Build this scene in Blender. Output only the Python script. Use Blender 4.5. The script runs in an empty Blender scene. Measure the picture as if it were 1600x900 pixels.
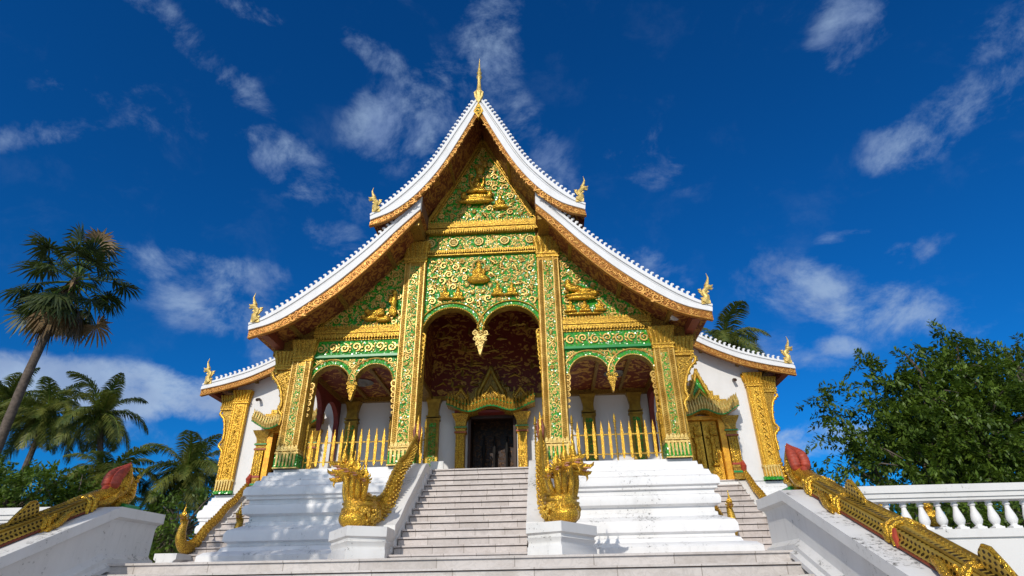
import bpy, bmesh, math, random
import numpy as np
from mathutils import Vector, Matrix
from mathutils.geometry import tessellate_polygon
PI = math.pi
R = math.radians
scene = bpy.context.scene
C = scene.collection

# ------------------------------------------------------------------ camera, sky, sun, exposure
cam_d = bpy.data.cameras.new('camera')
cam = bpy.data.objects.new('camera', cam_d); C.objects.link(cam)
_p = dict(f=0.9093, pitch=R(28.22), yaw=R(-3.20), roll=R(-0.94))
CAM = Vector((1.788, -15.381, -3.125))
_fw = Vector((math.sin(_p['yaw'])*math.cos(_p['pitch']), math.cos(_p['yaw'])*math.cos(_p['pitch']), math.sin(_p['pitch'])))
_r = Vector((math.cos(_p['yaw']), -math.sin(_p['yaw']), 0)); _u = _r.cross(_fw)
_r2 = _r*math.cos(_p['roll']) + _u*math.sin(_p['roll']); _u2 = -_r*math.sin(_p['roll']) + _u*math.cos(_p['roll'])
cam.matrix_world = Matrix(((_r2.x, _u2.x, -_fw.x, CAM.x), (_r2.y, _u2.y, -_fw.y, CAM.y), (_r2.z, _u2.z, -_fw.z, CAM.z), (0, 0, 0, 1)))
cam_d.sensor_width = 36; cam_d.lens = 36*909.3/1600
cam_d.clip_start = 0.1; cam_d.clip_end = 3000
scene.camera = cam

SUN_DIR = Vector((0.33, 1.0, -0.56)).normalized()          # direction the light travels
SUN_EL = math.asin(-SUN_DIR.z)
SKY_STRENGTH = 0.13
SUN_STRENGTH = 3.6
EXPOSURE = -0.28
sd = bpy.data.lights.new('sun', 'SUN'); sd.energy = SUN_STRENGTH; sd.angle = R(0.5); sd.color = (1.0, 0.93, 0.82)
so = bpy.data.objects.new('sun', sd); C.objects.link(so); so.rotation_euler = SUN_DIR.to_track_quat('-Z', 'Y').to_euler()
so.location = (-20, -40, 40)

class NT:
    def __init__(s, tree): s.t = tree; s.n = tree.nodes; s.l = tree.links
    def node(s, typ, ins=None, **kw):
        n = s.n.new(typ)
        for k, v in kw.items(): setattr(n, k, v)
        for k, v in (ins or {}).items():
            i = n.inputs[k]
            if isinstance(v, bpy.types.NodeSocket): s.l.new(v, i)
            else: i.default_value = v
        return n
    def m(s, op, a, b=0.0, c=None, clamp=False):
        d = {0: a, 1: b}
        if c is not None: d[2] = c
        return s.node('ShaderNodeMath', d, operation=op, use_clamp=clamp).outputs[0]
    def vm(s, op, a, b=(0, 0, 0)):
        n = s.node('ShaderNodeVectorMath', {0: a, 1: b}, operation=op)
        return n.outputs['Value'] if op in ('DOT_PRODUCT', 'LENGTH') else n.outputs[0]
    def ss(s, v, a, b, lo=0.0, hi=1.0):
        return s.node('ShaderNodeMapRange', {0: v, 1: a, 2: b, 3: lo, 4: hi}, interpolation_type='SMOOTHSTEP').outputs[0]
    def mix(s, f, a, b, blend='MIX'):
        n = s.node('ShaderNodeMix', None, data_type='RGBA', blend_type=blend)
        for i, v in ((0, f), (6, a), (7, b)):
            if isinstance(v, bpy.types.NodeSocket): s.l.new(v, n.inputs[i])
            else: n.inputs[i].default_value = v if i == 0 else (*v[:3], 1)
        return n.outputs[2]
    def noise(s, vec, scale, detail=3, rough=0.55, dist=0.0):
        n = s.node('ShaderNodeTexNoise', {'Scale': scale, 'Detail': detail, 'Roughness': rough, 'Distortion': dist})
        if vec is not None: s.l.new(vec, n.inputs['Vector'])
        return n.outputs['Fac']
    def link(s, a, b): s.l.new(a, b)

def build_world():
    w = bpy.data.worlds.new('World'); scene.world = w; w.use_nodes = True
    t = NT(w.node_tree); w.node_tree.nodes.clear()
    sky = t.node('ShaderNodeTexSky', None, sky_type='NISHITA', sun_disc=False, sun_elevation=SUN_EL,
                 sun_rotation=math.atan2(-SUN_DIR.x, -SUN_DIR.y), altitude=600, air_density=1.0, dust_density=0.3, ozone_density=3.0)
    co = t.node('ShaderNodeTexCoord').outputs['Generated']
    d = t.vm('NORMALIZE', co)
    # deep clear polarised blue
    hs = t.node('ShaderNodeHueSaturation', {'Hue': 0.5, 'Saturation': SKY_SAT, 'Value': 1.0, 'Color': sky.outputs[0]}).outputs[0]
    base = t.mix(1.0, hs, SKY_TINT, 'MULTIPLY')
    # wispy cirrus and low cumulus: soft patches along sky directions, broken up by noise
    tot = None
    for (dv, u, v, a, b, st) in CLOUDS:
        e = t.vm('SUBTRACT', d, dv)
        x = t.m('DIVIDE', t.vm('DOT_PRODUCT', e, u), a); y = t.m('DIVIDE', t.vm('DOT_PRODUCT', e, v), b)
        r2 = t.m('ADD', t.m('MULTIPLY', x, x), t.m('MULTIPLY', y, y))
        g = t.m('MULTIPLY', t.ss(r2, 2.8, 0.0), st)
        tot = g if tot is None else t.m('MAXIMUM', tot, g)
    warp = t.node('ShaderNodeTexNoise', {'Scale': 3.0, 'Detail': 2.0, 'Vector': d}).outputs['Color']
    dd = t.vm('ADD', d, t.vm('MULTIPLY', t.vm('SUBTRACT', warp, (0.5, 0.5, 0.5)), (0.07, 0.07, 0.07)))
    st1 = t.vm('MULTIPLY', dd, (1.0, 1.0, 1.35))
    n1 = t.noise(st1, 8.5, 12, 0.66, 0.25)
    n2 = t.noise(dd, 15.0, 7, 0.5, 0.0)
    n = t.m('ADD', t.m('MULTIPLY', n1, 0.86), t.m('MULTIPLY', n2, 0.14))
    k = t.m('ADD', t.m('MULTIPLY', tot, 0.66), t.m('MULTIPLY', t.m('SUBTRACT', n, 0.52), 3.4))
    cov = t.m('MULTIPLY', t.ss(k, 0.05, 0.95), t.m('POWER', tot, 0.5, clamp=True))
    cov = t.m('MULTIPLY', cov, 0.86, clamp=True)
    faint = t.m('MULTIPLY', t.ss(n1, 0.52, 0.78), 0.06)
    cov = t.m('MAXIMUM', cov, faint)
    shade = t.ss(n2, 0.35, 0.65)
    ccol = t.mix(shade, CLOUD_A, CLOUD_B)
    low = t.ss(t.node('ShaderNodeSeparateXYZ', {0: d}).outputs[2], 0.42, 0.12)
    ccol = t.mix(t.m('MULTIPLY', low, 0.6), ccol, (5.0, 6.2, 7.8))
    col = t.mix(cov, base, ccol)
    # added bright cumulus, unseen behind the camera, as white fill for the shaded side
    tb = None
    for (dv, a, b) in FILL_CLOUDS:
        e = t.vm('SUBTRACT', d, tuple(Vector(dv).normalized()))
        e = t.vm('MULTIPLY', e, (1/a, 1/a, 1/b)); g = t.ss(t.vm('LENGTH', e), 1.25, 0.35); tb = g if tb is None else t.m('MAXIMUM', tb, g)
    cb = t.m('MULTIPLY', t.ss(t.m('ADD', t.m('MULTIPLY', tb, 0.7), t.m('SUBTRACT', n1, 0.5)), 0.2, 0.6), 0.95)
    col = t.mix(cb, col, (7.4, 7.9, 8.9))
    bg = t.node('ShaderNodeBackground', {'Color': col, 'Strength': SKY_STRENGTH})
    out = t.node('ShaderNodeOutputWorld', {'Surface': bg.outputs[0]})
SKY_SAT = 1.15
SKY_TINT = (0.05, 0.56, 1.0)
CLOUD_A = (1.9, 2.8, 4.9); CLOUD_B = (3.3, 4.5, 6.4)
FILL_CLOUDS = [((0.35, -0.85, 0.40), 0.75, 0.42), ((-0.75, -0.55, 0.35), 0.55, 0.33), ((0.85, -0.15, 0.5), 0.45, 0.35), ((0.0, -0.45, 0.9), 0.55, 0.4)]
CLOUDS = [((-0.471, 0.5389, 0.6983),(0.5422, 0.8013, -0.2527),(-0.6958, 0.2596, -0.6697),0.1138,0.0200,0.60),
 ((-0.6401, 0.5356, 0.5508),(0.7649, 0.3762, 0.523),(0.0729, 0.756, -0.6505),0.0755,0.0151,0.55),
 ((-0.5606, 0.5574, 0.6125),(0.7705, 0.622, 0.1392),(-0.3034, 0.5499, -0.7781),0.0799,0.0284,0.35),
 ((-0.3881, 0.6903, 0.6107),(0.6601, 0.6706, -0.3386),(-0.6432, 0.2717, -0.7159),0.0755,0.0342,0.80),
 ((-0.3075, 0.755, 0.5792),(0.8323, 0.5084, -0.2208),(-0.4612, 0.4142, -0.7847),0.0786,0.0210,0.50),
 ((-0.1964, 0.6967, 0.69),(0.9423, -0.0603, 0.3292),(0.271, 0.7148, -0.6447),0.0835,0.0605,0.85),
 ((-0.0625, 0.6094, 0.7904),(0.9963, 0.0849, 0.0133),(-0.059, 0.7883, -0.6125),0.0422,0.1104,0.75),
 ((-0.005, 0.7356, 0.6774),(0.5891, 0.5495, -0.5924),(-0.808, 0.3961, -0.4361),0.0851,0.0341,0.60),
 ((-0.2429, 0.6125, 0.7523),(0.8103, 0.5544, -0.1898),(-0.5334, 0.5634, -0.6309),0.0498,0.0199,0.70),
 ((-0.393, 0.5284, 0.7525),(0.8374, 0.5437, 0.0555),(-0.3798, 0.652, -0.6562),0.0416,0.0129,0.50),
 ((-0.4895, 0.749, 0.4465),(0.8459, 0.5322, 0.0346),(-0.2117, 0.3947, -0.8941),0.1082,0.0256,0.75),
 ((-0.4726, 0.7928, 0.3848),(0.7669, 0.5851, -0.2635),(-0.4341, 0.1706, -0.8846),0.1092,0.0357,0.80),
 ((-0.6087, 0.7457, 0.2708),(0.7797, 0.6255, 0.0301),(-0.1469, 0.2294, -0.9622),0.1701,0.0304,1.70),
 ((-0.678, 0.6852, 0.2661),(0.7343, 0.6484, 0.2011),(-0.0348, 0.3317, -0.9427),0.0670,0.0151,1.30),
 ((-0.5305, 0.8057, 0.2634),(0.8254, 0.5618, -0.0558),(-0.1929, 0.1878, -0.9631),0.0567,0.0208,1.20),
 ((0.4521, 0.8019, 0.3906),(0.8446, -0.2441, -0.4765),(-0.2867, 0.5453, -0.7877),0.1241,0.0401,0.85),
 ((0.44, 0.836, 0.328),(0.8972, -0.3939, -0.1996),(-0.0377, 0.3821, -0.9233),0.0306,0.0134,0.60),
 ((0.4442, 0.567, 0.6936),(0.3495, -0.8226, 0.4486),(0.825, 0.0431, -0.5635),0.0531,0.0354,0.75),
 ((0.5132, 0.6555, 0.5541),(0.8038, -0.5934, -0.0424),(0.301, 0.4671, -0.8314),0.0447,0.0322,0.75),
 ((0.5685, 0.5956, 0.5676),(0.6993, -0.7132, 0.0479),(0.4334, 0.3697, -0.8219),0.1009,0.0336,0.60),
 ((0.6007, 0.5153, 0.6112),(0.3745, -0.8568, 0.3544),(0.7064, 0.0161, -0.7077),0.0549,0.0267,0.60),
 ((0.1717, 0.7478, 0.6413),(0.8327, 0.2377, -0.5002),(-0.5265, 0.6199, -0.5819),0.0733,0.0356,0.40),
 ((0.1784, 0.8505, 0.4947),(0.8915, 0.073, -0.447),(-0.4163, 0.5208, -0.7453),0.0696,0.0171,0.50),
 ((0.5165, 0.746, 0.4204),(0.7241, -0.6426, 0.2507),(0.4571, 0.175, -0.872),0.0548,0.0164,0.55),
 ((0.382, 0.9016, 0.2028),(0.9179, -0.3956, 0.0298),(0.1071, 0.1748, -0.9788),0.0766,0.0230,1.00),
 ((0.3627, 0.8733, 0.3252),(0.9072, -0.2511, -0.3377),(-0.2132, 0.4175, -0.8833),0.0597,0.0298,0.50),
 ((0.462, 0.7531, 0.4684),(0.877, -0.4664, -0.1151),(0.1318, 0.464, -0.876),0.0332,0.0095,0.50),
 ((-0.3267, 0.7856, 0.5254),(0.8653, 0.4723, -0.1681),(-0.3802, 0.3997, -0.8341),0.0473,0.0252,0.50),
 ((-0.0572, 0.9605, 0.2725),(0.9979, 0.0635, -0.0145),(-0.0312, 0.2711, -0.962),0.9667,0.0322,0.25),
 ((-0.1154, 0.6731, 0.7305),(0.733, 0.554, -0.3947),(-0.6703, 0.4899, -0.5573),0.0622,0.0311,0.60)]

build_world()
vs = scene.view_settings
vs.view_transform = 'Standard'; vs.look = 'None'; vs.gamma = 1.0; vs.use_curve_mapping = False; vs.exposure = EXPOSURE
scene.render.engine = 'CYCLES'

# ------------------------------------------------------------------ materials
def material(name):
    m = bpy.data.materials.new(name); m.use_nodes = True
    t = NT(m.node_tree); m.node_tree.nodes.clear()
    b = t.node('ShaderNodeBsdfPrincipled'); o = t.node('ShaderNodeOutputMaterial')
    t.link(b.outputs[0], o.inputs[0])
    pos = t.node('ShaderNodeNewGeometry').outputs['Position']
    return m, t, b, pos
def setin(t, b, **kw):
    for k, v in kw.items():
        i = b.inputs[k.replace('_', ' ')]
        if isinstance(v, bpy.types.NodeSocket): t.link(v, i)
        else: i.default_value = (*v, 1) if isinstance(v, tuple) else v
def bump(t, b, h, strength=0.5, dist=0.02):
    n = t.node('ShaderNodeBump', {'Height': h, 'Strength': strength, 'Distance': dist}); t.link(n.outputs[0], b.inputs['Normal'])

def gold(name, c1, c2, metal=0.55, rough=0.36, scale=9.0, bs=0.5, crevice_mix=0.0):
    m, t, b, p = material(name)
    n = t.noise(p, scale, 5, 0.6); f = t.ss(n, 0.35, 0.68)
    col = t.mix(f, c1, c2)
    fine = t.noise(p, scale*9, 3)
    if crevice_mix:      # punched and chased leafwork: hollows mixed towards dark red-brown
        v = t.node('ShaderNodeTexVoronoi', {'Scale': 26.0, 'Vector': p, 'Randomness': 0.9}, feature='DISTANCE_TO_EDGE').outputs['Distance']
        hol = t.m('MULTIPLY', t.ss(v, 0.15, 0.03), crevice_mix); hol = t.m('MAXIMUM', hol, t.m('MULTIPLY', t.ss(t.noise(p, 17.0, 3, 0.6), 0.56, 0.66), crevice_mix))
        col = t.mix(hol, col, (0.17, 0.075, 0.015)); fine = t.m('SUBTRACT', fine, t.m('MULTIPLY', hol, 0.8))
    setin(t, b, Base_Color=col, Metallic=metal, Roughness=t.ss(fine, 0.3, 0.7, rough-0.1, rough+0.16))
    bump(t, b, fine, bs, 0.012)
    return m
M = {}
M['gold'] = gold('gold_leaf', (0.74, 0.46, 0.05), (0.54, 0.31, 0.03), crevice_mix=0.6)
M['gold_pale'] = gold('pale_gold_paint', (0.80, 0.60, 0.20), (0.66, 0.45, 0.11), 0.35, 0.42, crevice_mix=0.35)
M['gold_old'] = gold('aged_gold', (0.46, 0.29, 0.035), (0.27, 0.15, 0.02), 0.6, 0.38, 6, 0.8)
M['gold_bright'] = gold('bright_gold_leaf', (0.92, 0.56, 0.05), (0.60, 0.32, 0.03), 0.7, 0.28, 7, 0.7, crevice_mix=0.5)
M['scroll'] = gold('raised_scroll_gold', (0.84, 0.57, 0.14), (0.56, 0.31, 0.045), 0.25, 0.38, 3.2, 0.3, crevice_mix=0.3)

def patchy(name, c_gold, c_ground, scale, thr):      # painted ground with loose gilded scrolls, clouds and figures
    m, t, b, p = material(name)
    n = t.noise(t.vm('MULTIPLY', p, (1.0, 1.0, 1.5)), scale, 3, 0.5, 2.2); n2 = t.noise(p, scale*4, 2)
    f = t.m('MULTIPLY', t.ss(n, thr, thr+0.03), t.ss(n2, 0.38, 0.46))
    col = t.mix(f, c_ground, c_gold); setin(t, b, Base_Color=col, Metallic=0.3, Roughness=0.5); bump(t, b, f, 0.6, 0.02); return m
def ornate(name, c_gold, c_deep, scale=7.0):      # chased gold surface: raised scroll pattern over a darker ground
    m, t, b, p = material(name)
    w = t.node('ShaderNodeTexNoise', {'Scale': scale*0.8, 'Detail': 2.0, 'Vector': p}).outputs['Color']
    pp = t.vm('ADD', p, t.vm('MULTIPLY', t.vm('SUBTRACT', w, (0.5, 0.5, 0.5)), (0.16, 0.16, 0.16)))
    v = t.node('ShaderNodeTexVoronoi', {'Scale': scale*1.9, 'Vector': pp}, feature='F1').outputs['Distance']
    ring = t.m('ABSOLUTE', t.m('SINE', t.m('MULTIPLY', v, 11.0)))
    f = t.ss(ring, 0.25, 0.65)
    col = t.mix(f, c_deep, c_gold)
    setin(t, b, Base_Color=col, Metallic=0.45, Roughness=0.4)
    bump(t, b, f, 0.8, 0.02)
    return m
M['gold_chased'] = ornate('chased_gold', (0.64, 0.39, 0.055), (0.22, 0.10, 0.015), 9)
M['orange_board'] = ornate('orange_gold_bargeboard', (0.60, 0.27, 0.055), (0.28, 0.06, 0.016), 13)
M['soffit'] = patchy('red_gold_soffit', (0.42, 0.19, 0.035), (0.16, 0.035, 0.014), 3.4, 0.49)
M['mural'] = patchy('red_gold_mural', (0.60, 0.32, 0.06), (0.19, 0.032, 0.016), 2.6, 0.53)
M['dark_chased'] = ornate('dark_gold_lattice', (0.42, 0.25, 0.04), (0.10, 0.045, 0.012), 5)

def green_glass():
    m, t, b, p = material('green_glass_mosaic')
    v = t.node('ShaderNodeTexVoronoi', {'Scale': 34.0, 'Vector': p}, feature='F1')
    r = t.node('ShaderNodeSeparateColor', {0: v.outputs['Color']})
    col = t.mix(r.outputs[0], (0.010, 0.13, 0.008), (0.045, 0.42, 0.022))
    geo = t.node('ShaderNodeNewGeometry').outputs['Normal']
    tilt = t.vm('MULTIPLY', t.vm('SUBTRACT', v.outputs['Color'], (0.5, 0.5, 0.5)), (0.55, 0.55, 0.55))
    nn = t.vm('NORMALIZE', t.vm('ADD', geo, tilt)); t.link(nn, b.inputs['Normal'])
    setin(t, b, Base_Color=col, Metallic=0.0, Roughness=0.22)
    return m
M['green'] = green_glass()
M['gold_amber'] = gold('amber_gold_leaf', (0.84, 0.49, 0.04), (0.66, 0.35, 0.025), 0.5, 0.34, crevice_mix=0.4)
def plain(name, c, rough=0.6, metal=0.0, var=0.12, scale=5.0, bs=0.15):
    m, t, b, p = material(name)
    n = t.noise(p, scale, 5, 0.6)
    d = tuple(x*(1-var*2) for x in c)
    setin(t, b, Base_Color=t.mix(t.ss(n, 0.3, 0.7), c, d), Roughness=rough, Metallic=metal)
    bump(t, b, n, bs, 0.01)
    return m
M['green_paint'] = plain('green_enamel', (0.02, 0.30, 0.07), 0.35)
M['red_paint'] = plain('red_lacquer', (0.42, 0.055, 0.025), 0.45)
M['red_crest'] = plain('faded_red_paint', (0.46, 0.065, 0.03), 0.6, 0, 0.22, 14, 0.4)
M['red_deep'] = plain('dark_red_paint', (0.20, 0.022, 0.014), 0.6)
M['wood_dark'] = plain('dark_wood', (0.05, 0.022, 0.012), 0.6)
M['interior_brown'] = patchy('dark_brown_interior', (0.10, 0.045, 0.014), (0.022, 0.009, 0.005), 5.0, 0.52)  # darkness inside the open doorway, painted as near-black brown with a faint pattern
M['black'] = plain('dark_interior', (0.008, 0.006, 0.005), 0.8)
M['pink'] = plain('pink_mouth', (0.62, 0.30, 0.24), 0.5)
M['iron'] = plain('grey_metal', (0.25, 0.24, 0.23), 0.5, 0.5)
M['sign_white'] = plain('white_sheet', (0.8, 0.8, 0.78), 0.6)

def plaster(name, base=(0.80, 0.795, 0.79), dirt=0.35, thr=0.60):
    m, t, b, p = material(name)
    sp = t.vm('MULTIPLY', p, (1.0, 1.0, 0.35))
    n1 = t.noise(sp, 1.6, 7, 0.68); n2 = t.noise(p, 14.0, 6, 0.75)
    n3 = t.noise(t.vm('MULTIPLY', p, (5.0, 5.0, 0.5)), 1.5, 4, 0.6)      # vertical rain streaks
    soft = t.ss(n1, 0.40, 0.75, 0.0, 0.5)
    col = t.mix(soft, base, tuple(x*y for x, y in zip(base, (0.78, 0.77, 0.75))))
    col = t.mix(t.ss(n3, 0.58, 0.8, 0.0, dirt*0.5), col, (0.42, 0.41, 0.39))
    nz = t.node('ShaderNodeSeparateXYZ', {0: t.node('ShaderNodeNewGeometry').outputs['Normal']}).outputs[2]
    flat_ = t.ss(nz, 0.35, 0.8)
    spots = t.m('MULTIPLY', t.ss(t.m('ADD', n2, t.m('MULTIPLY', flat_, 0.07 if dirt > 0.3 else 0.0)), thr, thr+0.08), t.ss(n1, 0.52, 0.62))
    col = t.mix(t.m('MULTIPLY', spots, dirt*1.6, clamp=True), col, (0.10, 0.095, 0.085))
    setin(t, b, Base_Color=col, Roughness=0.62)
    bump(t, b, n2, 0.12, 0.008)
    return m
M['plaster'] = plaster('white_lime_plaster', dirt=0.55, thr=0.575)
M['plaster_old'] = plaster('weathered_white_plaster', (0.74, 0.73, 0.71), 0.55, 0.57)
M['roof_white'] = plaster('white_roof_edge', (0.78, 0.78, 0.78), 0.25, 0.66)
M['wall_white'] = plaster('white_wall', (0.78, 0.775, 0.77), 0.05, 0.8)

def marble(name, wid, zstep, c=(0.52, 0.462, 0.43)):
    m, t, b, p = material(name)
    s = t.node('ShaderNodeSeparateXYZ', {0: p})
    k = t.m('FLOOR', t.m('DIVIDE', t.m('ADD', s.outputs[2], 0.001), zstep))
    off = t.node('ShaderNodeTexWhiteNoise', {'W': k}, noise_dimensions='1D').outputs['Value']
    u = t.m('ADD', t.m('DIVIDE', s.outputs[0], wid), off)
    cell = t.m('FLOOR', u); fr = t.m('FRACT', u)
    e = t.m('MINIMUM', fr, t.m('SUBTRACT', 1.0, fr))
    joint = t.ss(e, 0.004/wid, 0.012/wid, 1.0, 0.0)
    rnd = t.node('ShaderNodeTexWhiteNoise', {'Vector': t.node('ShaderNodeCombineXYZ', {0: cell, 1: k}).outputs[0]}, noise_dimensions='3D').outputs['Value']
    vein = t.noise(t.vm('ADD', p, t.vm('MULTIPLY', t.node('ShaderNodeCombineXYZ', {0: rnd, 1: rnd, 2: rnd}).outputs[0], (9., 7., 5.))), 3.5, 8, 0.65, 1.4)
    veinf = t.ss(t.m('ABSOLUTE', t.m('SUBTRACT', vein, 0.5)), 0.0, 0.06, 0.25, 0.0)
    col = t.mix(rnd, c, tuple(x*y for x, y in zip(c, (1.20, 1.21, 1.22))))
    col = t.mix(veinf, col, tuple(x*0.62 for x in c))
    cloudy = t.ss(t.noise(p, 2.2, 6, 0.7), 0.45, 0.7, 0.0, 0.45)
    col = t.mix(cloudy, col, tuple(x*y*0.72 for x, y in zip(c, (1.0, 0.95, 0.88))))
    grime = t.ss(t.noise(t.vm('MULTIPLY', p, (1.2, 1.0, 6.0)), 2.5, 6, 0.75), 0.54, 0.75, 0.0, 0.5)
    col = t.mix(grime, col, (0.26, 0.20, 0.15))
    col = t.mix(t.ss(t.noise(p, 0.9, 7, 0.75), 0.56, 0.70, 0.0, 0.4), col, tuple(x*0.55 for x in c))
    col = t.mix(t.m('MULTIPLY', joint, 0.7), col, (0.22, 0.18, 0.15))
    setin(t, b, Base_Color=col, Roughness=0.42)
    return m
M['marble_step'] = marble('pale_marble_steps', 0.62, 0.179)
M['marble_big'] = marble('pale_marble_terrace', 1.25, 0.179, (0.52, 0.475, 0.445))
M['grime'] = plain('grimy_joint', (0.12, 0.075, 0.05), 0.9)

def tiles():
    m, t, b, p = material('brown_roof_tiles')
    s = t.node('ShaderNodeSeparateXYZ', {0: p})
    a = t.m('FRACT', t.m('MULTIPLY', s.outputs[2], 5.0)); c = t.m('FRACT', t.m('MULTIPLY', s.outputs[1], 5.5))
    n = t.noise(p, 2.0, 5, 0.7)
    col = t.mix(n, (0.20, 0.09, 0.045), (0.10, 0.05, 0.03))
    setin(t, b, Base_Color=col, Roughness=0.7)
    bump(t, b, t.m('ADD', a, c), 0.8, 0.03)
    return m
M['tiles'] = tiles()
def paving():
    m, t, b, p = material('pale_stone_paving')
    s = t.node('ShaderNodeSeparateXYZ', {0: p}); a = t.m('FRACT', t.m('MULTIPLY', s.outputs[0], 1.25)); c = t.m('FRACT', t.m('MULTIPLY', s.outputs[1], 1.25))
    e = t.m('MINIMUM', a, c); n = t.noise(p, 0.9, 6, 0.7); col = t.mix(n, (0.58, 0.55, 0.50), (0.42, 0.39, 0.35)); col = t.mix(t.ss(e, 0.0, 0.02, 1.0, 0.0), col, (0.2, 0.18, 0.15))
    setin(t, b, Base_Color=col, Roughness=0.7); return m
M['paving'] = paving()

def scales():       # diamond lattice on the long naga bodies: raised gold netting over dark openings
    m, t, b, p = material('gold_scale_lattice')
    s = t.node('ShaderNodeSeparateXYZ', {0: p})
    u = t.m('ADD', s.outputs[1], t.m('MULTIPLY', s.outputs[2], 0.44)); v = t.m('MULTIPLY', t.m('SUBTRACT', s.outputs[2], t.m('MULTIPLY', s.outputs[1], 0.44)), 1.25)
    a = t.m('SINE', t.m('MULTIPLY', t.m('ADD', u, v), 40.0)); c = t.m('SINE', t.m('MULTIPLY', t.m('SUBTRACT', u, v), 40.0))
    f = t.ss(t.m('MULTIPLY', a, c), 0.18, 0.45)
    n = t.noise(p, 7.0, 4)
    col = t.mix(f, t.mix(n, (0.60, 0.40, 0.06), (0.36, 0.25, 0.05)), (0.05, 0.03, 0.008))
    setin(t, b, Base_Color=col, Metallic=0.5, Roughness=0.36)
    bump(t, b, f, 0.9, -0.03)
    return m
M['scales'] = scales()

def leafmat(name, c1, c2, trans=0.25, rough=0.5):
    m, t, b, p = material(name)
    n = t.noise(p, 1.3, 3); n2 = t.noise(p, 11.0, 2)
    f = t.ss(t.m('ADD', t.m('MULTIPLY', n, 0.6), t.m('MULTIPLY', n2, 0.4)), 0.38, 0.62)
    col = t.mix(f, c1, c2)
    setin(t, b, Base_Color=col, Roughness=rough)
    tr = t.node('ShaderNodeBsdfTranslucent', {'Color': t.mix(0.5, col, (0.10, 0.16, 0.01))})
    mx = t.node('ShaderNodeMixShader', {0: trans, 1: b.outputs[0], 2: tr.outputs[0]})
    out = [x for x in m.node_tree.nodes if x.type == 'OUTPUT_MATERIAL'][0]
    t.link(mx.outputs[0], out.inputs[0])
    return m
M['leaf'] = leafmat('broad_leaves', (0.05, 0.10, 0.012), (0.14, 0.22, 0.02), 0.4)
M['leaf_light'] = leafmat('young_leaves', (0.08, 0.15, 0.015), (0.16, 0.24, 0.025))
M['leaf_mid'] = leafmat('mid_green_leaves', (0.045, 0.09, 0.012), (0.12, 0.18, 0.02))
M['palm'] = leafmat('coconut_fronds', (0.06, 0.10, 0.014), (0.23, 0.24, 0.045), 0.4)
M['fan'] = leafmat('fan_palm_leaves', (0.022, 0.045, 0.012), (0.07, 0.09, 0.022))
M['fan_dry'] = leafmat('dry_palm_leaves', (0.20, 0.125, 0.055), (0.33, 0.22, 0.11), 0.15)
M['bark'] = plain('grey_bark', (0.15, 0.115, 0.09), 0.9, 0, 0.25, 6, 0.8)
M['soil'] = plain('dry_soil', (0.16, 0.12, 0.08), 0.95, 0, 0.2, 2, 0.5)

# ------------------------------------------------------------------ object helpers
def org(o):
    v = Vector((0, 0, 0))
    while o is not None:
        v += o.location; o = o.parent
    return v
def tag(o, label=None, cat=None, group=None, kind=None):
    if label: o['label'] = label
    if cat: o['category'] = cat
    if group: o['group'] = group
    if kind: o['kind'] = kind
    return o
def thing(name, label, cat, loc=(0, 0, 0), group=None):
    o = bpy.data.objects.new(name, None); C.objects.link(o); o.location = loc; o.empty_display_size = 0.3
    return tag(o, label, cat, group)
def dup(root, loc, rz=0.0, scale=1.0, label=None):
    r = root.copy(); C.objects.link(r); r.location = loc; r.rotation_euler = (0, 0, rz); r.scale = (scale,)*3
    if label: r['label'] = label
    for ch in list(root.children):
        c = ch.copy(); C.objects.link(c); c.parent = r
        for g in list(ch.children):
            d = g.copy(); C.objects.link(d); d.parent = c
    return r

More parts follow.
